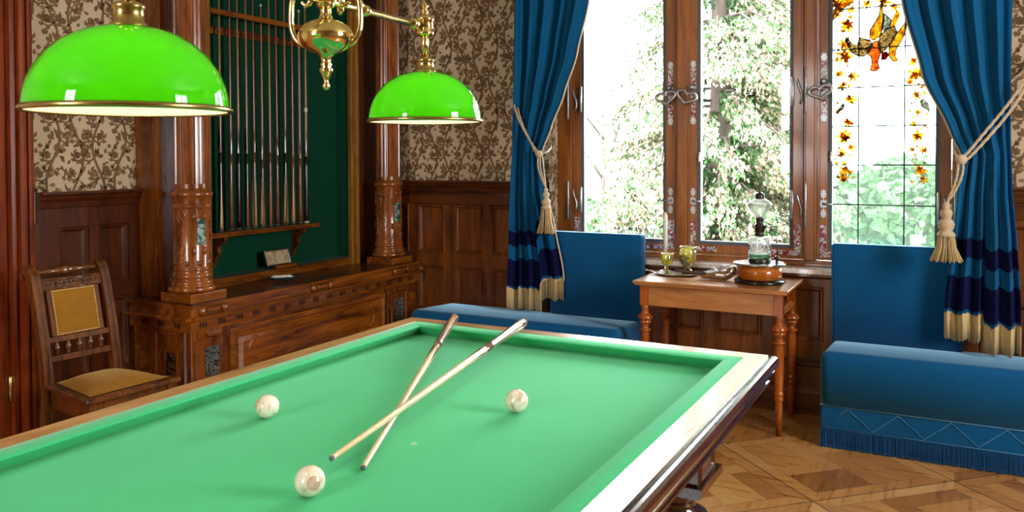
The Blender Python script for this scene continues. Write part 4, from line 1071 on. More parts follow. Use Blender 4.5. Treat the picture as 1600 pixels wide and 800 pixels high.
# ---------------------------------------------------------------- upholstered window benches
def rounded(x0, x1, y0, y1, z0, z1, r, zc=.0, nx=24, ny=14):
    """cushion block with softened top edges and slight crown"""
    mb = MB(); b = bmesh.new(); bmesh.ops.create_cube(b, size=1)
    bmesh.ops.scale(b, vec=(x1-x0, y1-y0, z1-z0), verts=b.verts); bmesh.ops.translate(b, vec=((x0+x1)/2, (y0+y1)/2, (z0+z1)/2), verts=b.verts)
    es = [e for e in b.edges if not all(v.co.z < z0+.001 for v in e.verts)]
    bmesh.ops.bevel(b, geom=es, offset=r, segments=6, profile=.5, affect='EDGES')
    vs = [tuple(v.co) for v in b.verts]; fs = [[v.index for v in f.verts] for f in b.faces]; b.verts.index_update()
    fs = [[v.index for v in f.verts] for f in b.faces]; b.free(); mb.add(vs, fs, 0, True); return mb
def bench(x0, x1, bx0, bx1, label, zig_from):
    t = thing('window_bench', label, 'bench', ((x0+x1)/2, 4.53, 0), 0, 'blue velvet benches under the window')
    ox, oy = (x0+x1)/2, 4.53
    mb = rounded(x0-ox, x1-ox, 4.262-oy, 4.752-oy, .205, .465, .042)
    # crown and bulge
    for i, (x, y, z) in enumerate(mb.v):
        f = max(0, min(1, (z-.30)/.16)); yy = (y+.268)/.49
        z -= .040*max(0, yy-.5)*f*1.6
        if y < -.2: y -= .012*sin(pi*max(0, min(1, (z-.2)/.2)))
        mb.v[i] = (x, y, z)
    seat = mb.build('seat', M['velvet'], t)
    mb = MB().box(x0+.012-ox, x1-.012-ox, 4.272-oy, 4.74-oy, .0, .212); base_ = MB()
    valance = MB().box(x0+.006-ox, x1-.006-ox, 4.262-oy, 4.735-oy, .085, .21).build('valance', M['velvet'], t, bevel=.006)
    MB().box(x0+.04-ox, x1-.04-ox, 4.31-oy, 4.73-oy, .0, .09).build('base', M['wood_dark'], t)
    mb = MB(); y = 4.2595-oy
    mb.tube([(x0+.004-ox, y, .205), (x1-.004-ox, y, .205)], .003, 6); mb.tube([(x0+.004-ox, y, .098), (x1-.004-ox, y, .098)], .0022, 6)
    mb.tube([(x0+.004-ox, 4.262-oy, .205), (x0+.004-ox, 4.73-oy, .205)], .003, 6)
    P = []; x = x0+.02-ox; k = 0
    while x < x1-ox-.01: P.append((x, y, .105 if k % 2 == 0 else .198)); x += .11; k += 1
    mb.tube(P, .0018, 5); P2 = []
    yy = 4.28-oy; k = 0
    mb.build('zigzag_braid', M['braid_blue'], valance)
    mb = MB(); r = random.Random(2)
    def strand(x, y, nx, ny):
        L_ = .088+r.uniform(-.004, .004); w = .0022; dx = r.uniform(-.0016, .0016)
        mb.add([(x-w*nx, y-w*ny, .09), (x+w*nx, y+w*ny, .09), (x+w*nx+dx, y+w*ny, .09-L_), (x-w*nx+dx, y-w*ny, .09-L_),
                (x-ny*w*1.2, y-nx*w*1.2, .09), (x+dx-ny*w*1.2, y-nx*w*1.2, .09-L_)], [(0, 4, 5, 3), (4, 1, 2, 5), (0, 3, 2, 1)])
    x = x0+.006-ox
    while x < x1-ox: strand(x, 4.262-oy-r.uniform(0, .004), 1, 0); x += .0046
    y = 4.262-oy
    while y < 4.73-oy:
        for xx in (x0+.006-ox, x1-.006-ox): strand(xx, y, 0, 1)
        y += .0046
    mb.box(x0+.004-ox, x1-.004-ox, 4.2605-oy, 4.27-oy, .082, .096); mb.box(x0+.004-ox, x0+.012-ox, 4.262-oy, 4.73-oy, .082, .096)
    mb.build('fringe', M['fringe_blue'], t, kind='stuff', fixn=False)
    # backrest leaning on the wall
    mb = rounded(bx0-ox, bx1-ox, 4.668-oy, 4.752-oy, .40, .955, .018)
    bk = mb.build('backrest', M['velvet'], t)
    mb = MB(); e = .004; yf, yk = 4.668-oy, 4.752-oy
    a, b_ = bx0-ox+.004, bx1-ox-.004
    mb.tube([(a, yf+.004, .46), (a, yf+.004, .944), (a+.008, yf+.004, .953), (b_-.008, yf+.004, .953), (b_, yf+.004, .944), (b_, yf+.004, .46)], .0035, 6)
    mb.build('backrest_piping', M['velvet'], bk)
    return t
bench(-3.02, -1.635, -2.235, -1.635, 'blue velvet bench behind the far end of the billiard table, left of the small table', 0)
bench(-.582, 1.45, -.582, .035, 'blue velvet bench with zigzag braid and fringe at the right, beside the small table', 0)

# ---------------------------------------------------------------- curtains
def lerp(a, b, t): return a+(b-a)*t
def interp(tab, z):
    tab = sorted(tab)
    if z <= tab[0][0]: return tab[0][1]
    for (a, b), (c, d) in zip(tab, tab[1:]):
        if z <= c:
            t = (z-a)/(c-a); t = t*t*(3-2*t)*.35+t*.65; return b+(d-b)*t
    return tab[-1][1]
def curtain(label, Ltab, Rtab, zb, ztie, lead, seam, y0, folds, seed, bands):
    """lead = +1 when the drawn-back leading edge is on the right"""
    k_ = 4.60/y0; y0 = 4.60; sc_ = lambda tab: [(1.42+(z-1.42)*k_, x*k_) for z, x in tab]
    Ltab, Rtab = sc_(Ltab), sc_(Rtab); zb = 1.42+(zb-1.42)*k_; ztie = 1.42+(ztie-1.42)*k_
    r = random.Random(seed); t = thing('curtain', label, 'curtain', (interp(Ltab, ztie)*.5+interp(Rtab, ztie)*.5, y0, zb), 0, 'blue velvet curtains beside the window')
    ox, oy, oz = t.location
    NS = 150; ztop = 2.86; rows = []
    ph = [r.uniform(0, 6.28) for _ in range(4)]
    def bottom(s):
        f = (s-seam)/(.03); f = max(0, min(1, f+.5)); base_ = zb
        step = .065 if lead > 0 else -.045
        q = f*step
        return base_+q+.010*sin(9*s*pi)
    def ypos(s, z, dz):
        w = interp(Rtab, z)-interp(Ltab, z); tight = max(0, 1-abs(z-ztie)/.35)
        A = .030*(1-.45*tight)
        y = A*sin(2*pi*folds*s+ph[0])+A*.45*sin(2*pi*folds*1.9*s+ph[1]+.6*z)+.012*sin(2*pi*2*s+ph[2]+1.5*z)
        # soft rounded pleats: sharpen valleys
        y = y-.010*abs(sin(pi*folds*s+ph[3]))
        if lead > 0 and dz is not None and s > seam: y += .035*min(1, (s-seam)/.03)*max(0, min(1, (ztie-z)/.5))
        if lead < 0 and dz is not None and s > seam: y -= .02*min(1, (s-seam)/.03)*max(0, min(1, (ztie-z)/.5))
        return y
    # rows above the bands, then exact band rows
    bd = [b for b in bands]      # distances from hem (top of fringe)
    zs = [('z', lerp(ztop, ztie, i/34)) for i in range(34)]+[('m', i/26) for i in range(26)]
    dist = sorted(set([0]+[x for b in bands for x in b[:2]]), reverse=True)
    dd = []
    for a, b in zip(dist, dist[1:]):
        n = max(1, int((a-b)/.03)); dd += [a+(b-a)*k/n for k in range(n)]
    dd.append(0); dmax = dist[0]; FR = .125
    vs = []; R_ = 0; rowd = []
    for kind, v in zs:
        for i in range(NS+1):
            s = i/NS; bt = bottom(s)+FR+dmax
            z = v if kind == 'z' else lerp(ztie, bt, v)
            x = lerp(interp(Ltab, z), interp(Rtab, z), s)
            vs.append((x-ox, ypos(s, z, 1), z-oz))
        rowd.append(None)
    for d in dd:
        for i in range(NS+1):
            s = i/NS; z = bottom(s)+FR+d; x = lerp(interp(Ltab, z), interp(Rtab, z), s)
            vs.append((x-ox, ypos(s, z, 1), z-oz))
        rowd.append(d)
    mb = MB(); mb.v = vs; nr = len(rowd)
    for j in range(nr-1):
        d = rowd[j+1]; mt = 0
        if rowd[j] is not None:
            mid = (rowd[j]+rowd[j+1])/2
            for a, b in bands:
                if a < mid < b: mt = 1
        for i in range(NS):
            q = j*(NS+1)+i; mb.f.append([q, q+1, q+NS+2, q+NS+1]); mb.m.append(mt); mb.s.append(True)
    pan = mb.build('drape', [M['velvet_c'], M['navy']], t, fixn=False, solid=.004)
    # fringe
    mb = MB(); rr = random.Random(seed+1); n = int(170)
    last = (nr-1)*(NS+1)
    for k in range(n):
        f = (k+.5)/n*NS; i = int(f); u = f-i; a, b = Vector(vs[last+i]), Vector(vs[last+i+1]); p = a.lerp(b, u)
        dx = rr.uniform(-.003, .003); Lf = FR+rr.uniform(-.006, .006)
        mb.tube([p+Vector((0, -.003, .004)), p+Vector((dx*.5, -.004, -Lf*.5)), p+Vector((dx, -.003, -Lf))], [.0022, .0024, .0026], 4, 0, True)
    # woven heading of the fringe
    hv = []; 
    for i in range(NS+1):
        p = Vector(vs[last+i]); hv += [(p.x, p.y-.0045, p.z+.008), (p.x, p.y-.0045, p.z-.012), (p.x, p.y+.0045, p.z-.012), (p.x, p.y+.0045, p.z+.008)]
    mb.add(hv, [(4*i+a, 4*i+4+a, 4*i+4+(a+1) % 4, 4*i+(a+1) % 4) for i in range(NS) for a in range(4)])
    mb.build('fringe', M['fringe_gold'], t, kind='stuff', fixn=False)
    # piping down the leading edge
    e = NS if lead > 0 else 0
    pts = [Vector(vs[j*(NS+1)+e])+Vector((.004*lead, -.004, 0)) for j in range(nr if lead > 0 else 38)]
    MB().tube(pts, .0055, 6).build('edge_piping', M['piping'], t)
    return t
bandsL = [(.018, .185), (.272, .36)]
curtain('blue velvet curtain left of the window, with two navy bands and a gold fringe', [(.44, -2.580), (.9, -2.553), (1.3, -2.535), (1.45, -2.525), (1.85, -2.522), (2.43, -2.524), (2.9, -2.53)],
        [(.44, -2.170), (.70, -2.190), (1.0, -2.250), (1.2, -2.295), (1.45, -2.312), (1.60, -2.250), (1.80, -2.165), (2.05, -2.075), (2.38, -1.995), (2.9, -1.95)], .443, 1.45, 1, .69, 4.725, 5, 4, bandsL)
curtain('blue velvet curtain right of the window, hanging over the end of the bench backrest', [(.44, -.060), (.7, -.045), (.95, -.020), (1.2, .000), (1.42, .025), (1.55, -.030), (1.82, -.150), (2.2, -.245), (2.9, -.34)],
        [(.44, .285), (.7, .280), (1.0, .262), (1.24, .242), (1.5, .232), (1.8, .230), (2.2, .234), (2.9, .25)], .498, 1.43, -1, .52, 4.70, 5, 9, [(.02, .185), (.275, .37)])

# tie-back ropes with tassels
def rope(mb, pts, r=.006, tw=55):
    P = [Vector(p) for p in pts]; L_ = 0; dens = []
    for i in range(len(P)-1):
        n = max(2, int((P[i+1]-P[i]).length/.006))
        for k in range(n): dens.append(P[i].lerp(P[i+1], k/n))
    dens.append(P[-1])
    t = (dens[-1]-dens[0]).normalized(); u0 = t.orthogonal().normalized()
    for s in (0, 2.094, 4.189):
        q = []; u = u0.copy(); acc = 0
        for i, p in enumerate(dens):
            tt = dens[min(i+1, len(dens)-1)]-dens[max(i-1, 0)]; tt.normalize(); u = (u-tt*u.dot(tt)).normalized(); w = tt.cross(u)
            a = i*.36+s; q.append(p+(u*cos(a)+w*sin(a))*r*.55)
        mb.tube(q, r*.62, 5)
def smooth(pts, n=8):
    out = []
    for i in range(len(pts)-1):
        p0, p1, p2, p3 = [Vector(pts[j]) for j in (max(i-1, 0), i, i+1, min(i+2, len(pts)-1))]
        for k in range(n):
            u = k/n; out.append(.5*(2*p1+(p2-p0)*u+(2*p0-5*p1+4*p2-p3)*u*u+(3*p1-p0-3*p2+p3)*u**3))
    out.append(Vector(pts[-1])); return out
def tassel(t, x, y, z, s=1.0, sk=.15):
    prof = [(0, 0), (.010, -.004), (.014, -.014), (.010, -.024), (.018, -.032), (.021, -.042), (.016, -.054), (.013, -.06), (.022, -.068), (.028, -.080), (.024, -.094), (.018, -.102), (.026, -.110), (.030, -.116), (.028, -.122)]
    MB().lathe([(r*s, h*s) for r, h in prof], 22, (x, y, z), wob=lambda a, h: 1+.04*sin(a*11+h*260)).build('tassel_head', M['rope'], t)
    mb = MB(); rr = random.Random(3); zt = z-.118*s
    for k in range(110):
        a = rr.uniform(0, 6.28); q = rr.uniform(.35, 1)**.5; L_ = sk+rr.uniform(-.006, .004)
        p0 = (x+.027*s*q*cos(a), y+.027*s*q*sin(a), zt); p1 = (x+.034*s*q*cos(a+.05), y+.034*s*q*sin(a+.05), zt-L_*.5); p2 = (x+.056*s*q*cos(a), y+.050*s*q*sin(a), zt-L_)
        mb.tube([p0, p1, p2], .0024, 4)
    mb.build('tassel_skirt', M['fringe_gold'], t, kind='stuff')
def fw(p, k=4.525/4.645):
    p = Vector(p)
    if p.y > 4.72: return p
    return Vector((p.x*k, p.y*k, 1.42+(p.z-1.42)*k))
tl = thing('tieback_cord', 'cream rope tieback with a gold tassel on the left curtain', 'curtain tieback', (-2.53, 4.79, 1.85), 0, 'rope tiebacks of the curtains')
o_ = Vector(tl.location)
mb = MB()
rope(mb, [p-o_ for p in smooth([fw(q_) for q_ in [(-2.535, 4.785, 1.862), (-2.50, 4.70, 1.76), (-2.44, 4.655, 1.65), (-2.37, 4.645, 1.54), (-2.315, 4.645, 1.462), (-2.285, 4.655, 1.435)]])])
rope(mb, [p-o_ for p in smooth([fw(q_) for q_ in [(-2.53, 4.785, 1.835), (-2.48, 4.71, 1.735), (-2.42, 4.66, 1.625), (-2.36, 4.648, 1.52), (-2.318, 4.643, 1.448), (-2.30, 4.65, 1.43)]])])
rope(mb, [p-o_ for p in smooth([fw(q_) for q_ in [(-2.285, 4.655, 1.44), (-2.262, 4.70, 1.455), (-2.270, 4.76, 1.50), (-2.34, 4.785, 1.62), (-2.46, 4.79, 1.80), (-2.53, 4.79, 1.85)]])])
for dx in (-.008, .008): rope(mb, [p-o_ for p in smooth([fw(q_) for q_ in [(-2.293+dx, 4.645, 1.435), (-2.290+dx, 4.632, 1.36), (-2.268+dx*.6, 4.63, 1.29), (-2.243, 4.63, 1.225)]])], .0048)
mb.build('rope', M['rope'], tl)
kn = MB().lathe([(0, -.022), (.016, -.018), (.024, 0), (.016, .018), (0, .022)], 16, fw((-2.295, 4.64, 1.438))-o_); kn.build('knot', M['rope'], tl)
q_ = fw((-2.278, 4.63, 1.228))-o_; tassel(tl, q_.x+.035, q_.y, q_.z, 1.05, .15)
MB().lathe([(.012, 0), (.02, -.004), (.008, -.01), (.008, -.03), (.018, -.036), (.012, -.044)], 14, Vector((-2.545, 4.799, 1.85))-o_, 'y').build('wall_hook', M['brass_old'], tl)
tr = thing('tieback_cord', 'cream rope tieback with a gold tassel on the right curtain', 'curtain tieback', (.33, 4.79, 1.86), 0, 'rope tiebacks of the curtains')
o_ = Vector(tr.location); mb = MB()
rope(mb, [p-o_ for p in smooth([fw(q_) for q_ in [(.345, 4.785, 1.90), (.30, 4.70, 1.80), (.22, 4.645, 1.67), (.13, 4.63, 1.545), (.05, 4.625, 1.435), (.02, 4.63, 1.405)]])], .0068)
rope(mb, [p-o_ for p in smooth([fw(q_) for q_ in [(.345, 4.785, 1.87), (.305, 4.71, 1.775), (.235, 4.65, 1.645), (.145, 4.633, 1.52), (.06, 4.627, 1.415), (.03, 4.63, 1.392)]])], .0068)
rope(mb, [p-o_ for p in smooth([fw(q_) for q_ in [(.02, 4.63, 1.405), (-.005, 4.68, 1.43), (.005, 4.76, 1.50), (.1, 4.79, 1.64), (.25, 4.79, 1.80), (.335, 4.79, 1.87)]])], .0068)
for dx in (-.012, .010): rope(mb, [p-o_ for p in smooth([fw(q_) for q_ in [(.020+dx, 4.622, 1.40), (.016+dx, 4.61, 1.33), (-.005+dx*.7, 4.605, 1.26), (-.041, 4.60, 1.185)]])], .0056)
mb.build('rope', M['rope'], tr)
MB().lathe([(0, -.024), (.018, -.02), (.027, 0), (.018, .02), (0, .024)], 16, fw((.022, 4.622, 1.40))-o_).build('knot', M['rope'], tr)
q_ = fw((-.006, 4.60, 1.192))-o_; tassel(tr, q_.x-.035, q_.y, q_.z, 1.35, .125)
MB().lathe([(.012, 0), (.02, -.004), (.008, -.01), (.008, -.03), (.018, -.036), (.012, -.044)], 14, Vector((.345, 4.799, 1.885))-o_, 'y').build('wall_hook', M['brass_old'], tr)

# ---------------------------------------------------------------- small table by the window
st = thing('side_table', 'small cherrywood side table with turned legs between the two blue benches', 'side table', (-1.139, 4.50, 0))
TZt = .748
mb = MB(); prof = [(-.03, TZt), (-.004, TZt), (.0, TZt-.003), (.0, TZt-.010), (-.006, TZt-.013), (-.006, TZt-.020), (-.012, TZt-.026), (-.018, TZt-.028), (-.03, TZt-.028)]
hx, hy = .407, .237
vs = []
for o, z in prof:
    for sx, sy in ((-1, -1), (1, -1), (1, 1), (-1, 1)): vs.append((sx*(hx+o), sy*(hy+o), z))
mb.add(vs, [(4*j+i, 4*j+(i+1) % 4, 4*j+4+(i+1) % 4, 4*j+4+i) for j in range(len(prof)-1) for i in range(4)]+[(0, 1, 2, 3), tuple(4*(len(prof)-1)+i for i in range(4))])
mb.build('table_top', M['wood_table'], st)
for (a, b, c, d) in ((-.33, .33, -.195, -.178), (-.33, .33, .178, .195)): MB().box(a, b, c, d, .612, TZt-.028).build('apron', M['wood_table'], st)
mb = MB().box(-.372, -.355, -.15, .15, .612, TZt-.028); mb.build('apron', M['wood_table'], st)
MB().box(.355, .372, -.15, .15, .612, .632).build('drawer_runner', M['wood_table'], st); MB().box(-.33, .36, -.178, .178, .632, .638).build('drawer_floor', M['wood_table'], st)
for sx in (-1, 1):
    for sy in (-1, 1):
        x, y = sx*.354, sy*.178
        mb = MB().box(x-.022, x+.022, y-.022, y+.022, .612, TZt-.028)
        mb.lathe([(.018, .613), (.020, .603), (.017, .596), (.018, .580), (.016, .572), (.022, .566), (.032, .556), (.037, .545), (.036, .538), (.030, .532), (.026, .528), (.032, .524), (.028, .516), (.020, .505), (.016, .492), (.020, .486), (.029, .481), (.030, .474), (.020, .468), (.021, .455), (.022, .40), (.021, .30), (.018, .235), (.0165, .228), (.021, .222), (.021, .212), (.0165, .206), (.020, .196), (.022, .186), (.017, .178), (.0155, .165), (.017, .158), (.0165, .12), (.0125, .0)], 24, (x, y, 0))
        for i_ in range(8, len(mb.v)):
            v_ = mb.v[i_]; mb.v[i_] = (x+(v_[0]-x)*1.14, y+(v_[1]-y)*1.14, v_[2])
        mb.build('leg', M['wood_leg'], st)
# things on it
TT = .7485
ol = thing('oil_lamp', 'antique oil lamp with a round wooden base and etched glass on the small table', 'oil lamp', (-.920, 4.505, TT))
MB().lathe([(.125, 0), (.131, .003), (.133, .010), (.128, .017), (.121, .020), (.117, .024)], 56).build('foot', M['black'], ol)
MB().lathe([(.1165, .022), (.1165, .092)], 56).build('drum', M['wood_burl'], ol)
MB().lathe([(.110, .090), (.128, .094), (.135, .100), (.135, .105), (.120, .108), (.0, .109)], 56).build('top_plate', plain('pewter_plate', (.5, .5, .52, 1), .22, 1), ol)
MB().lathe([(.0575, .109), (.0585, .112), (.0585, .126), (.056, .128), (0, .128)], 40).build('font_base', M['bronze'], ol)
MB().lathe([(.0, .128), (.054, .1285), (.054, .152), (.0, .153)], 40).build('lamp_oil', M['oil'], ol)
gj = MB().lathe([(.056, .126), (.0575, .15), (.0575, .225), (.055, .234), (.046, .241), (.025, .246), (.02, .247)], 40, cap=False).build('glass_font', M['glass_clear'], ol)
mb = MB(); r = random.Random(8)
for k in range(16):
    a = 2*pi*k/16; z = .187+.006*sin(k*1.7)
    def oc(a, z): return (.0582*cos(a), .0582*sin(a), z)
    mb.tube([oc(a+.30*j/6, z+.016*sin(j*pi/3)) for j in range(7)], .0015, 4)
    for q in (0, 1, 2): mb.lathe([(0, -.004), (.0042, 0), (0, .004)], 6, oc(a+.1*q, z+(.010 if q % 2 else -.012)))
mb.build('etched_garland', plain('etched_brown', '#6a5a44', .6), gj)
MB().lathe([(.020, .245), (.026, .248), (.026, .262), (.022, .266), (.0255, .270), (.0255, .300), (.028, .304), (.024, .309), (.019, .312), (.019, .332), (.023, .336), (.021, .343), (.016, .346)], 28).build('burner', M['bronze'], ol)
MB().lathe([(.018, .345), (.024, .350), (.040, .372), (.057, .396), (.063, .408), (.062, .418), (.052, .430), (.036, .440), (.022, .446), (.018, .449)], 40, cap=False).build('glass_globe', M['glass_clear'], ol)
MB().lathe([(.030, .398), (.052, .402), (.0605, .409), (.0602, .414), (.052, .419)], 36, cap=False).build('globe_band', thin_glass('frosted_band', (.8, .8, .75, 1), haze=.6, hazecol=(.7, .7, .62, 1)), ol)
MB().lathe([(.018, .444), (.025, .446), (.026, .452), (.023, .456), (.026, .462), (.024, .470), (.016, .476), (.010, .479), (.005, .482), (.007, .487), (.003, .492), (.005, .498), (.0, .506)], 24).build('cap', M['bronze'], ol)
mb = MB(); mb.tube([(.022, 0, .296), (.045, -.01, .298), (.07, -.02, .288), (.088, -.026, .286), (.094, -.028, .282)], [.004, .003, .0035, .003, .004], 8)
mb.tube([(.055, -.014, .290), (.062, -.018, .304), (.072, -.022, .306)], .0025, 6); mb.tube([(.05, -.01, .298), (.058, -.014, .286), (.068, -.018, .280)], .002, 6)
mb.tube([(.094, -.028, .284), (.095, -.029, .109)], .0026, 8)
mb.lathe([(.003, .150), (.010, .146), (.014, .138), (.012, .130), (.005, .124), (.007, .116), (.009, .109)], 16, (.095, -.029, 0))
mb.build('adjusting_rod', M['black'], ol)
def goblet(name, label, x, y, s, prof, relief):
    t = thing(name, label, 'goblet', (x, y, TT+.0125), 0, 'yellow green glass goblets on the small table')
    b = MB().lathe(prof[0], 36, cap=False).build('bowl', M['glass_yellow'], t)
    MB().lathe(prof[1], 28).build('stem', M['brass_old'] if relief else M['glass_yellow'], t)
    MB().lathe(prof[2], 36, cap=False).build('rim', M['piping'] if False else plain('pale_glass_rim', '#d8cf9a', .15, coat=.5), t)
    mb = MB(); rr = random.Random(int(s*100))
    if relief:
        for k in range(110):
            a = rr.uniform(-2.9, -.9); z = rr.uniform(.018, .098); R = interp([(p[1], p[0]) for p in prof[0]], z)+.0005 if z > .04 else .022+.2*abs(z-.02)*.3
            mb.lathe([(0, -.006), (.006, -.003), (.007, .002), (0, .006)], 7, (R*cos(a), R*sin(a), z))
        for s_ in (-1, 1):
            mb.tube([(.049*cos(-1.9+s_*.02), .049*sin(-1.9), .105), (.049*cos(-1.9+s_*.35), .049*sin(-1.9+s_*.35), .092), (.050*cos(-1.9+s_*.6), .050*sin(-1.9+s_*.6), .088)], .0025, 6)
        mb.build('relief_ornament', plain('olive_relief', '#6f6630', .35, coat=.3, nscale=90, var=.5), b)
    else:
        for k in range(22):
            a = rr.uniform(0, 6.28); z = rr.uniform(.055, .095); R = interp([(p[1], p[0]) for p in prof[0]], z)+.0005
            mb.lathe([(0, -.003), (.0035, 0), (0, .003)], 6, (R*cos(a), R*sin(a), z))
        mb.build('relief_ornament', plain('gold_relief', '#b39a38', .3, coat=.3), b)
goblet('glass_goblet', 'large yellow green glass goblet with a dark relief figure, beside the candle', -1.345, 4.63, 1,
       [[(.020, .040), (.030, .048), (.042, .066), (.0475, .086), (.0485, .104), (.046, .122), (.041, .134), (.045, .142)],
        [(.030, 0), (.032, .004), (.026, .010), (.017, .016), (.014, .026), (.018, .034), (.022, .041)],
        [(.044, .139), (.0475, .141), (.0475, .146), (.044, .147), (.0435, .140)]], True)
goblet('glass_goblet', 'small yellow green glass goblet standing in front of the white candle', -1.432, 4.52, 2,
       [[(.008, .044), (.020, .049), (.030, .062), (.0355, .080), (.0355, .094), (.031, .104), (.033, .112)],
        [(.020, 0), (.022, .003), (.016, .007), (.006, .012), (.005, .020), (.010, .027), (.005, .034), (.009, .044)],
        [(.032, .108), (.0355, .110), (.0355, .114), (.032, .115), (.0315, .109)]], False)
cs = thing('candlestick', 'silver candlestick with a tall white candle behind the small goblet', 'candlestick', (-1.487, 4.66, TT))
MB().lathe([(.036, 0), (.038, .004), (.030, .010), (.012, .014), (.007, .022), (.010, .030), (.006, .038), (.006, .052), (.010, .060), (.008, .066), (.014, .072), (.017, .082), (.013, .084), (.013, .076), (.0, .075)], 28).build('stick', M['silver'], cs)
MB().lathe([(.0, .0765), (.0122, .077), (.0120, .325), (.009, .338), (.004, .347), (.0, .349)], 24).build('candle', M['white'], cs)
MB().tube([(0, 0, .345), (.001, 0, .353), (.002, 0, .358)], .0012, 6).build('wick', M['black'], cs)
ty = thing('silver_tray', 'oval tarnished silver tray with a small handle under the two goblets', 'tray', (-1.395, 4.57, TT), .22)
mb = MB(); vs = []; n = 48; prof = [(0, .002), (.80, .002), (.93, .0045), (1, .010), (.985, .012), (.91, .0085), (.8, .0065), (0, .0065)]
for rr_, z in prof:
    for i in range(n):
        a = 2*pi*i/n; vs.append((.125*rr_*cos(a), .085*rr_*sin(a), z))
mb.add(vs, [(j*n+i, j*n+(i+1) % n, (j+1)*n+(i+1) % n, (j+1)*n+i) for j in range(len(prof)-1) for i in range(n)], 0, True)
mb.build('plate', M['silver'], ty)
mb = MB().tube([(-.12, .012, .010), (-.145, .016, .018), (-.160, .004, .022), (-.165, -.008, .022)], [.003, .0035, .005, .003], 8)
mb.lathe([(0, -.008), (.008, -.004), (.009, .004), (0, .009)], 10, (-.168, -.01, .024)); mb.build('handle', M['silver'], ty)
# antique pistol
pg = thing('antique_pistol', 'short antique pistol with a thick curved grip lying in front of the goblets', 'pistol', (-1.165, 4.485, TT), math.radians(4))
P = smooth([(-.060, 0, .018), (-.035, 0, .015), (.0, 0, .016), (.04, 0, .018), (.078, 0, .028), (.100, 0, .048), (.108, 0, .066)], 5)
R_ = [.012+.014*min(1, i/12) if i < 18 else .026-.006*((i-18)/(len(P)-19)) for i in range(len(P))]
mb = MB().tube([(p.x, p.y, max(p.z, R_[i]*.98+.0005)) for i, p in enumerate(P)], [r*1.0 for r in R_], 18)
for i, v in enumerate(mb.v): mb.v[i] = (v[0], v[1]*.72, v[2])
gm = wood('pistol_walnut', '#5c3a20', '#a0744a', 'x', rough=.15, coat=1)
go = mb.build('grip', gm, pg)
MB().tube([(.098, 0, .043), (.103, 0, .050), (.108, 0, .062), (.110, 0, .074), (.108, 0, .080)], [.0235, .0225, .0215, .016, .006], 18).build('butt_cap', M['silver'], go)
mb = MB().tube(smooth([(-.05, 0, .034), (-.01, 0, .036), (.03, 0, .040), (.07, 0, .052)], 4), .0075, 8)
mb.build('silver_mount', M['silver'], pg)
mb = MB().tube([(-.205, 0, .040), (-.20, 0, .040), (-.195, 0, .0395), (-.12, 0, .036), (-.06, 0, .032), (-.01, 0, .032)], [.0075, .0095, .0075, .0085, .0105, .011], 14)
mb.tube([(-.17, 0, .029), (-.06, 0, .022)], .004, 8); mb.build('barrel', M['bronze'], pg)
mb = MB(); mb.tube(smooth([(-.055, -.006, .018), (-.045, -.006, .004), (-.02, -.006, .0035), (.0, -.006, .010)], 4), .0028, 6); mb.build('trigger_guard', M['iron'], pg)
mb = MB().prism([(-.035, .036), (.03, .040), (.036, .052), (.015, .058), (-.005, .050), (-.03, .048)], lambda u, v, w: (u, w, v), -.012, .006)
mb.tube(smooth([(.030, -.004, .050), (.042, -.004, .066), (.058, -.004, .078), (.066, -.004, .070)], 4), [.006]*12+[.003], 8)
mb.tube(smooth([(-.01, -.004, .05), (-.002, -.004, .062), (.010, -.004, .062), (.016, -.004, .055)], 4), .004, 8)
mb.build('lock', M['iron'], pg)

# ---------------------------------------------------------------- garden
GZ = -.6
g = MB().box(-60, 60, 5.3, 120, GZ-.3, GZ); struct('floor_garden', g, M['lawn'])
def foliage(mb, r, base, d, L_, droop, n, size, spread):
    """a hanging spray of scale leaves along a branch"""
    for k in range(n):
        t = r.uniform(.12, 1)**.8; p = base+d*(L_*t)+Vector((r.uniform(-1, 1)*spread*t, r.uniform(-1, 1)*spread*t, -droop*t*t*L_+r.uniform(-.9, .12)*spread))
        a = Vector((r.uniform(-.8, .8)+d.x*.5, r.uniform(-.8, .8)+d.y*.5, -r.uniform(.5, 1.3))).normalized(); s = size*r.uniform(.6, 1.3)
        w = a.cross(Vector((r.uniform(-1, 1), r.uniform(-1, 1), r.uniform(-.3, .3)))).normalized()*s*.22
        q = p+a*s; nrm = w.cross(a).normalized()*s*.12
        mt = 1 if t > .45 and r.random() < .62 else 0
        mb.add([p, p+a*s*.35+w+nrm, q, p+a*s*.35-w+nrm], [(0, 1, 2, 3)], mt)
        for sg in (-1, 1):
            b0 = p+a*s*.2; b1 = b0+(a*.55+w.normalized()*sg*.6)*s*.6
            mb.add([b0, b0+(b1-b0)*.5+a*s*.10, b1, b0+(b1-b0)*.5-a*s*.10], [(0, 1, 2, 3)], mt)
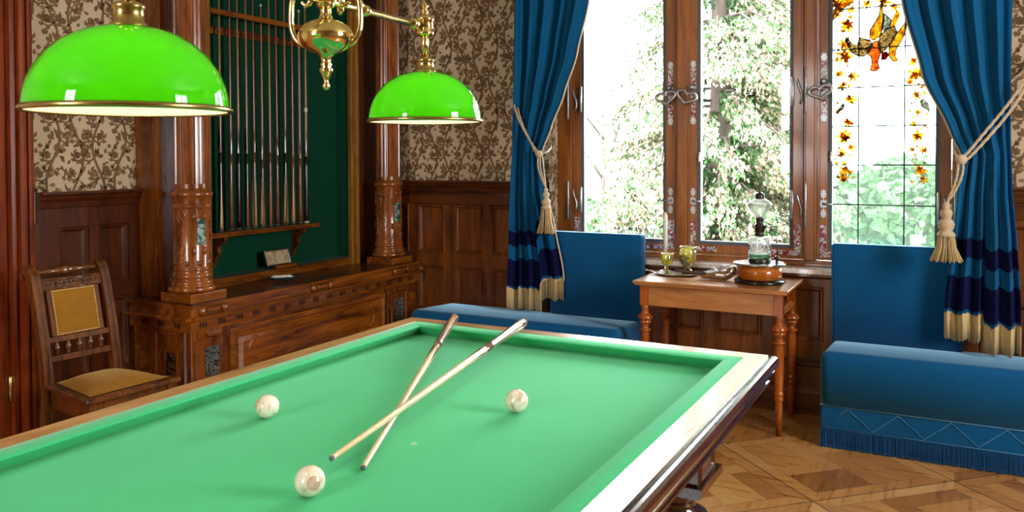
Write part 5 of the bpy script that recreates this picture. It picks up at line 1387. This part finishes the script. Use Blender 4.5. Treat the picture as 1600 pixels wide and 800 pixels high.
def conifer(x, y, H, R, label, seed, n, per, size=.16, zlow=.1, gone=.0):
    r = random.Random(seed); t = thing('conifer_tree', label, 'tree', (x, y, GZ), 0, 'garden conifers outside the window')
    MB().tube([(0, 0, 0), (.05, 0, H*.3), (0, .05, H*.6), (0, 0, H)], [.02*H, .015*H, .009*H, .002*H], 12).build('trunk', M['bark'], t)
    mb = MB(); br = MB()
    for k in range(n):
        h = zlow*H+(1-zlow)*H*r.random()**1.6; a = r.uniform(0, 6.28)
        if gone and sin(a*3+h) > 1-gone: continue
        L_ = R*(1-(h/H))**.75*r.uniform(.65, 1.1); d = Vector((cos(a), sin(a), .12)); base_ = Vector((0, 0, h))
        br.tube([base_, base_+d*L_*.5-Vector((0, 0, .06*L_)), base_+d*L_-Vector((0, 0, .38*L_))], [.028, .018, .005], 5)
        foliage(mb, r, base_, d, L_, .42, per, size, .22)
    br.build('branches', M['bark'], t, kind='stuff'); mb.build('foliage', [M['leaf_in'], M['leaf_lit']], t, kind='stuff', fixn=False)
    return t
conifer(-3.05, 12.0, 10, 2.05, 'large drooping cypress with sunlit tips coloured pale, seen through the middle casement', 1, 330, 430, .078, .03)
conifer(-3.02, 8.3, 1.75, .80, 'low spreading conifer seen at the bottom of the left casement', 2, 90, 200, .06, .05, .2)
conifer(-5.2, 25, 9, 2.6, 'distant conifer filling the gap behind the large cypress', 3, 90, 110, .2, .1)
def shrub(x, y, w, h, label, seed):
    r = random.Random(seed); t = thing('garden_shrub', label, 'shrub', (x, y, GZ), 0, 'shrubs behind the leaded casement')
    MB().tube([(0, 0, 0), (0, 0, h*.5)], [.06, .03], 8).build('stem', M['bark'], t); mb = MB()
    for k in range(1500):
        a, b = r.uniform(0, 6.28), r.uniform(-.2, 1.5); q = r.uniform(.75, 1)
        p = Vector((w*q*cos(a)*cos(b), w*q*sin(a)*cos(b), h*.35+h*.65*q*sin(b))); s = r.uniform(.08, .2)
        u = Vector((r.uniform(-1, 1), r.uniform(-1, 1), r.uniform(-1, 1))).normalized(); v = u.orthogonal().normalized()
        mb.add([p-u*s, p+v*s*.5, p+u*s, p-v*s*.5], [(0, 1, 2, 3)])
    mb.build('foliage', M['hedge'], t, kind='stuff', fixn=False)
shrub(-1.75, 16.2, 1.0, 1.7, 'round garden shrub nearest the middle casement', 4); shrub(-.9, 19.5, 1.4, 2.0, 'tall round shrub seen in the lower middle of the leaded casement', 5); shrub(.7, 16.2, 1.2, 2.0, 'garden shrub at the far right of the leaded casement', 6)
shrub(-8.2, 17, 1.4, 1.4, 'low garden shrub at the far left of the window', 7)
# a bare branching young tree in the left casement
bt = thing('bare_tree', 'slender nearly leafless tree against the white sky in the left casement', 'tree', (-6.45, 16, GZ))
r = random.Random(12); mb = MB()
def grow(p, d, L_, rad, lv):
    q = p+d*L_*.5+Vector((r.uniform(-.06, .06), 0, r.uniform(-.04, .04)))*L_; e = p+d*L_
    mb.tube([p, q, e], [rad, rad*.8, rad*.6], 5)
    if lv > 0:
        for k in range(3 if lv > 1 else 2):
            nd = (d+Vector((r.uniform(-.9, .9), r.uniform(-.6, .6), r.uniform(-.55, .45)))).normalized(); grow(p.lerp(e, r.uniform(.45, 1)), nd, L_*r.uniform(.55, .8), rad*.5, lv-1)
grow(Vector((0, 0, 0)), Vector((.02, 0, 1)), 2.6, .06, 4)
mb.build('branches', M['bark'], bt)
mb = MB()
for k in range(160):
    p = Vector((r.uniform(-.9, .9), r.uniform(-.6, .6), r.uniform(1.2, 4.4))); s = r.uniform(.03, .07); u = Vector((r.uniform(-1, 1), r.uniform(-1, 1), r.uniform(-1, 1))).normalized(); v = u.orthogonal()
    mb.add([p-u*s, p+v*s*.5, p+u*s, p-v*s*.5], [(0, 1, 2, 3)])
mb.build('foliage', M['leaf_lit'], bt, kind='stuff', fixn=False)

# ---------------------------------------------------------------- light
w = bpy.data.worlds.new('sky'); SC.world = w; w.use_nodes = True; nt = w.node_tree; nt.nodes.clear()
o = nt.nodes.new('ShaderNodeOutputWorld'); b = nt.nodes.new('ShaderNodeBackground'); b.inputs[0].default_value = (.93, .97, 1.0, 1); b.inputs[1].default_value = SKY
nt.links.new(b.outputs[0], o.inputs[0])
def portal(loc, rot, sx, sy):
    l = bpy.data.lights.new('window_portal', 'AREA'); l.shape = 'RECTANGLE'; l.size = sx; l.size_y = sy; l.cycles.is_portal = True
    q = bpy.data.objects.new('window_portal', l); COL.objects.link(q); q.location = loc; q.rotation_euler = rot
portal(((OX0+OX1)/2, YW+.36, 1.78), (-pi/2, 0, 0), OX1-OX0, 1.95)
for a, b in ys: portal((XR+.2, (a+b)/2, 1.75), (0, pi/2, 0), 2.0, b-a)
for a, b in xs: portal(((a+b)/2, YB-.2, 1.75), (pi/2, 0, 0), b-a, 2.0)
sl = bpy.data.lights.new('sun', 'SUN'); sl.energy = SUN; sl.angle = .02; sl.color = (1, .95, .86)
so = bpy.data.objects.new('sun', sl); COL.objects.link(so); so.rotation_euler = (math.radians(48), 0, math.radians(-35))
# settings
SC.view_settings.view_transform = 'Standard'; SC.view_settings.look = 'None'; SC.view_settings.gamma = 1; SC.view_settings.use_curve_mapping = False
SC.view_settings.exposure = EXPO
cy = SC.cycles; cy.use_denoising = True; cy.max_bounces = 10; cy.diffuse_bounces = 5; cy.glossy_bounces = 4; cy.transmission_bounces = 8; cy.transparent_max_bounces = 16
cy.sample_clamp_indirect = 8; cy.caustics_reflective = False; cy.caustics_refractive = False; cy.use_adaptive_sampling = False
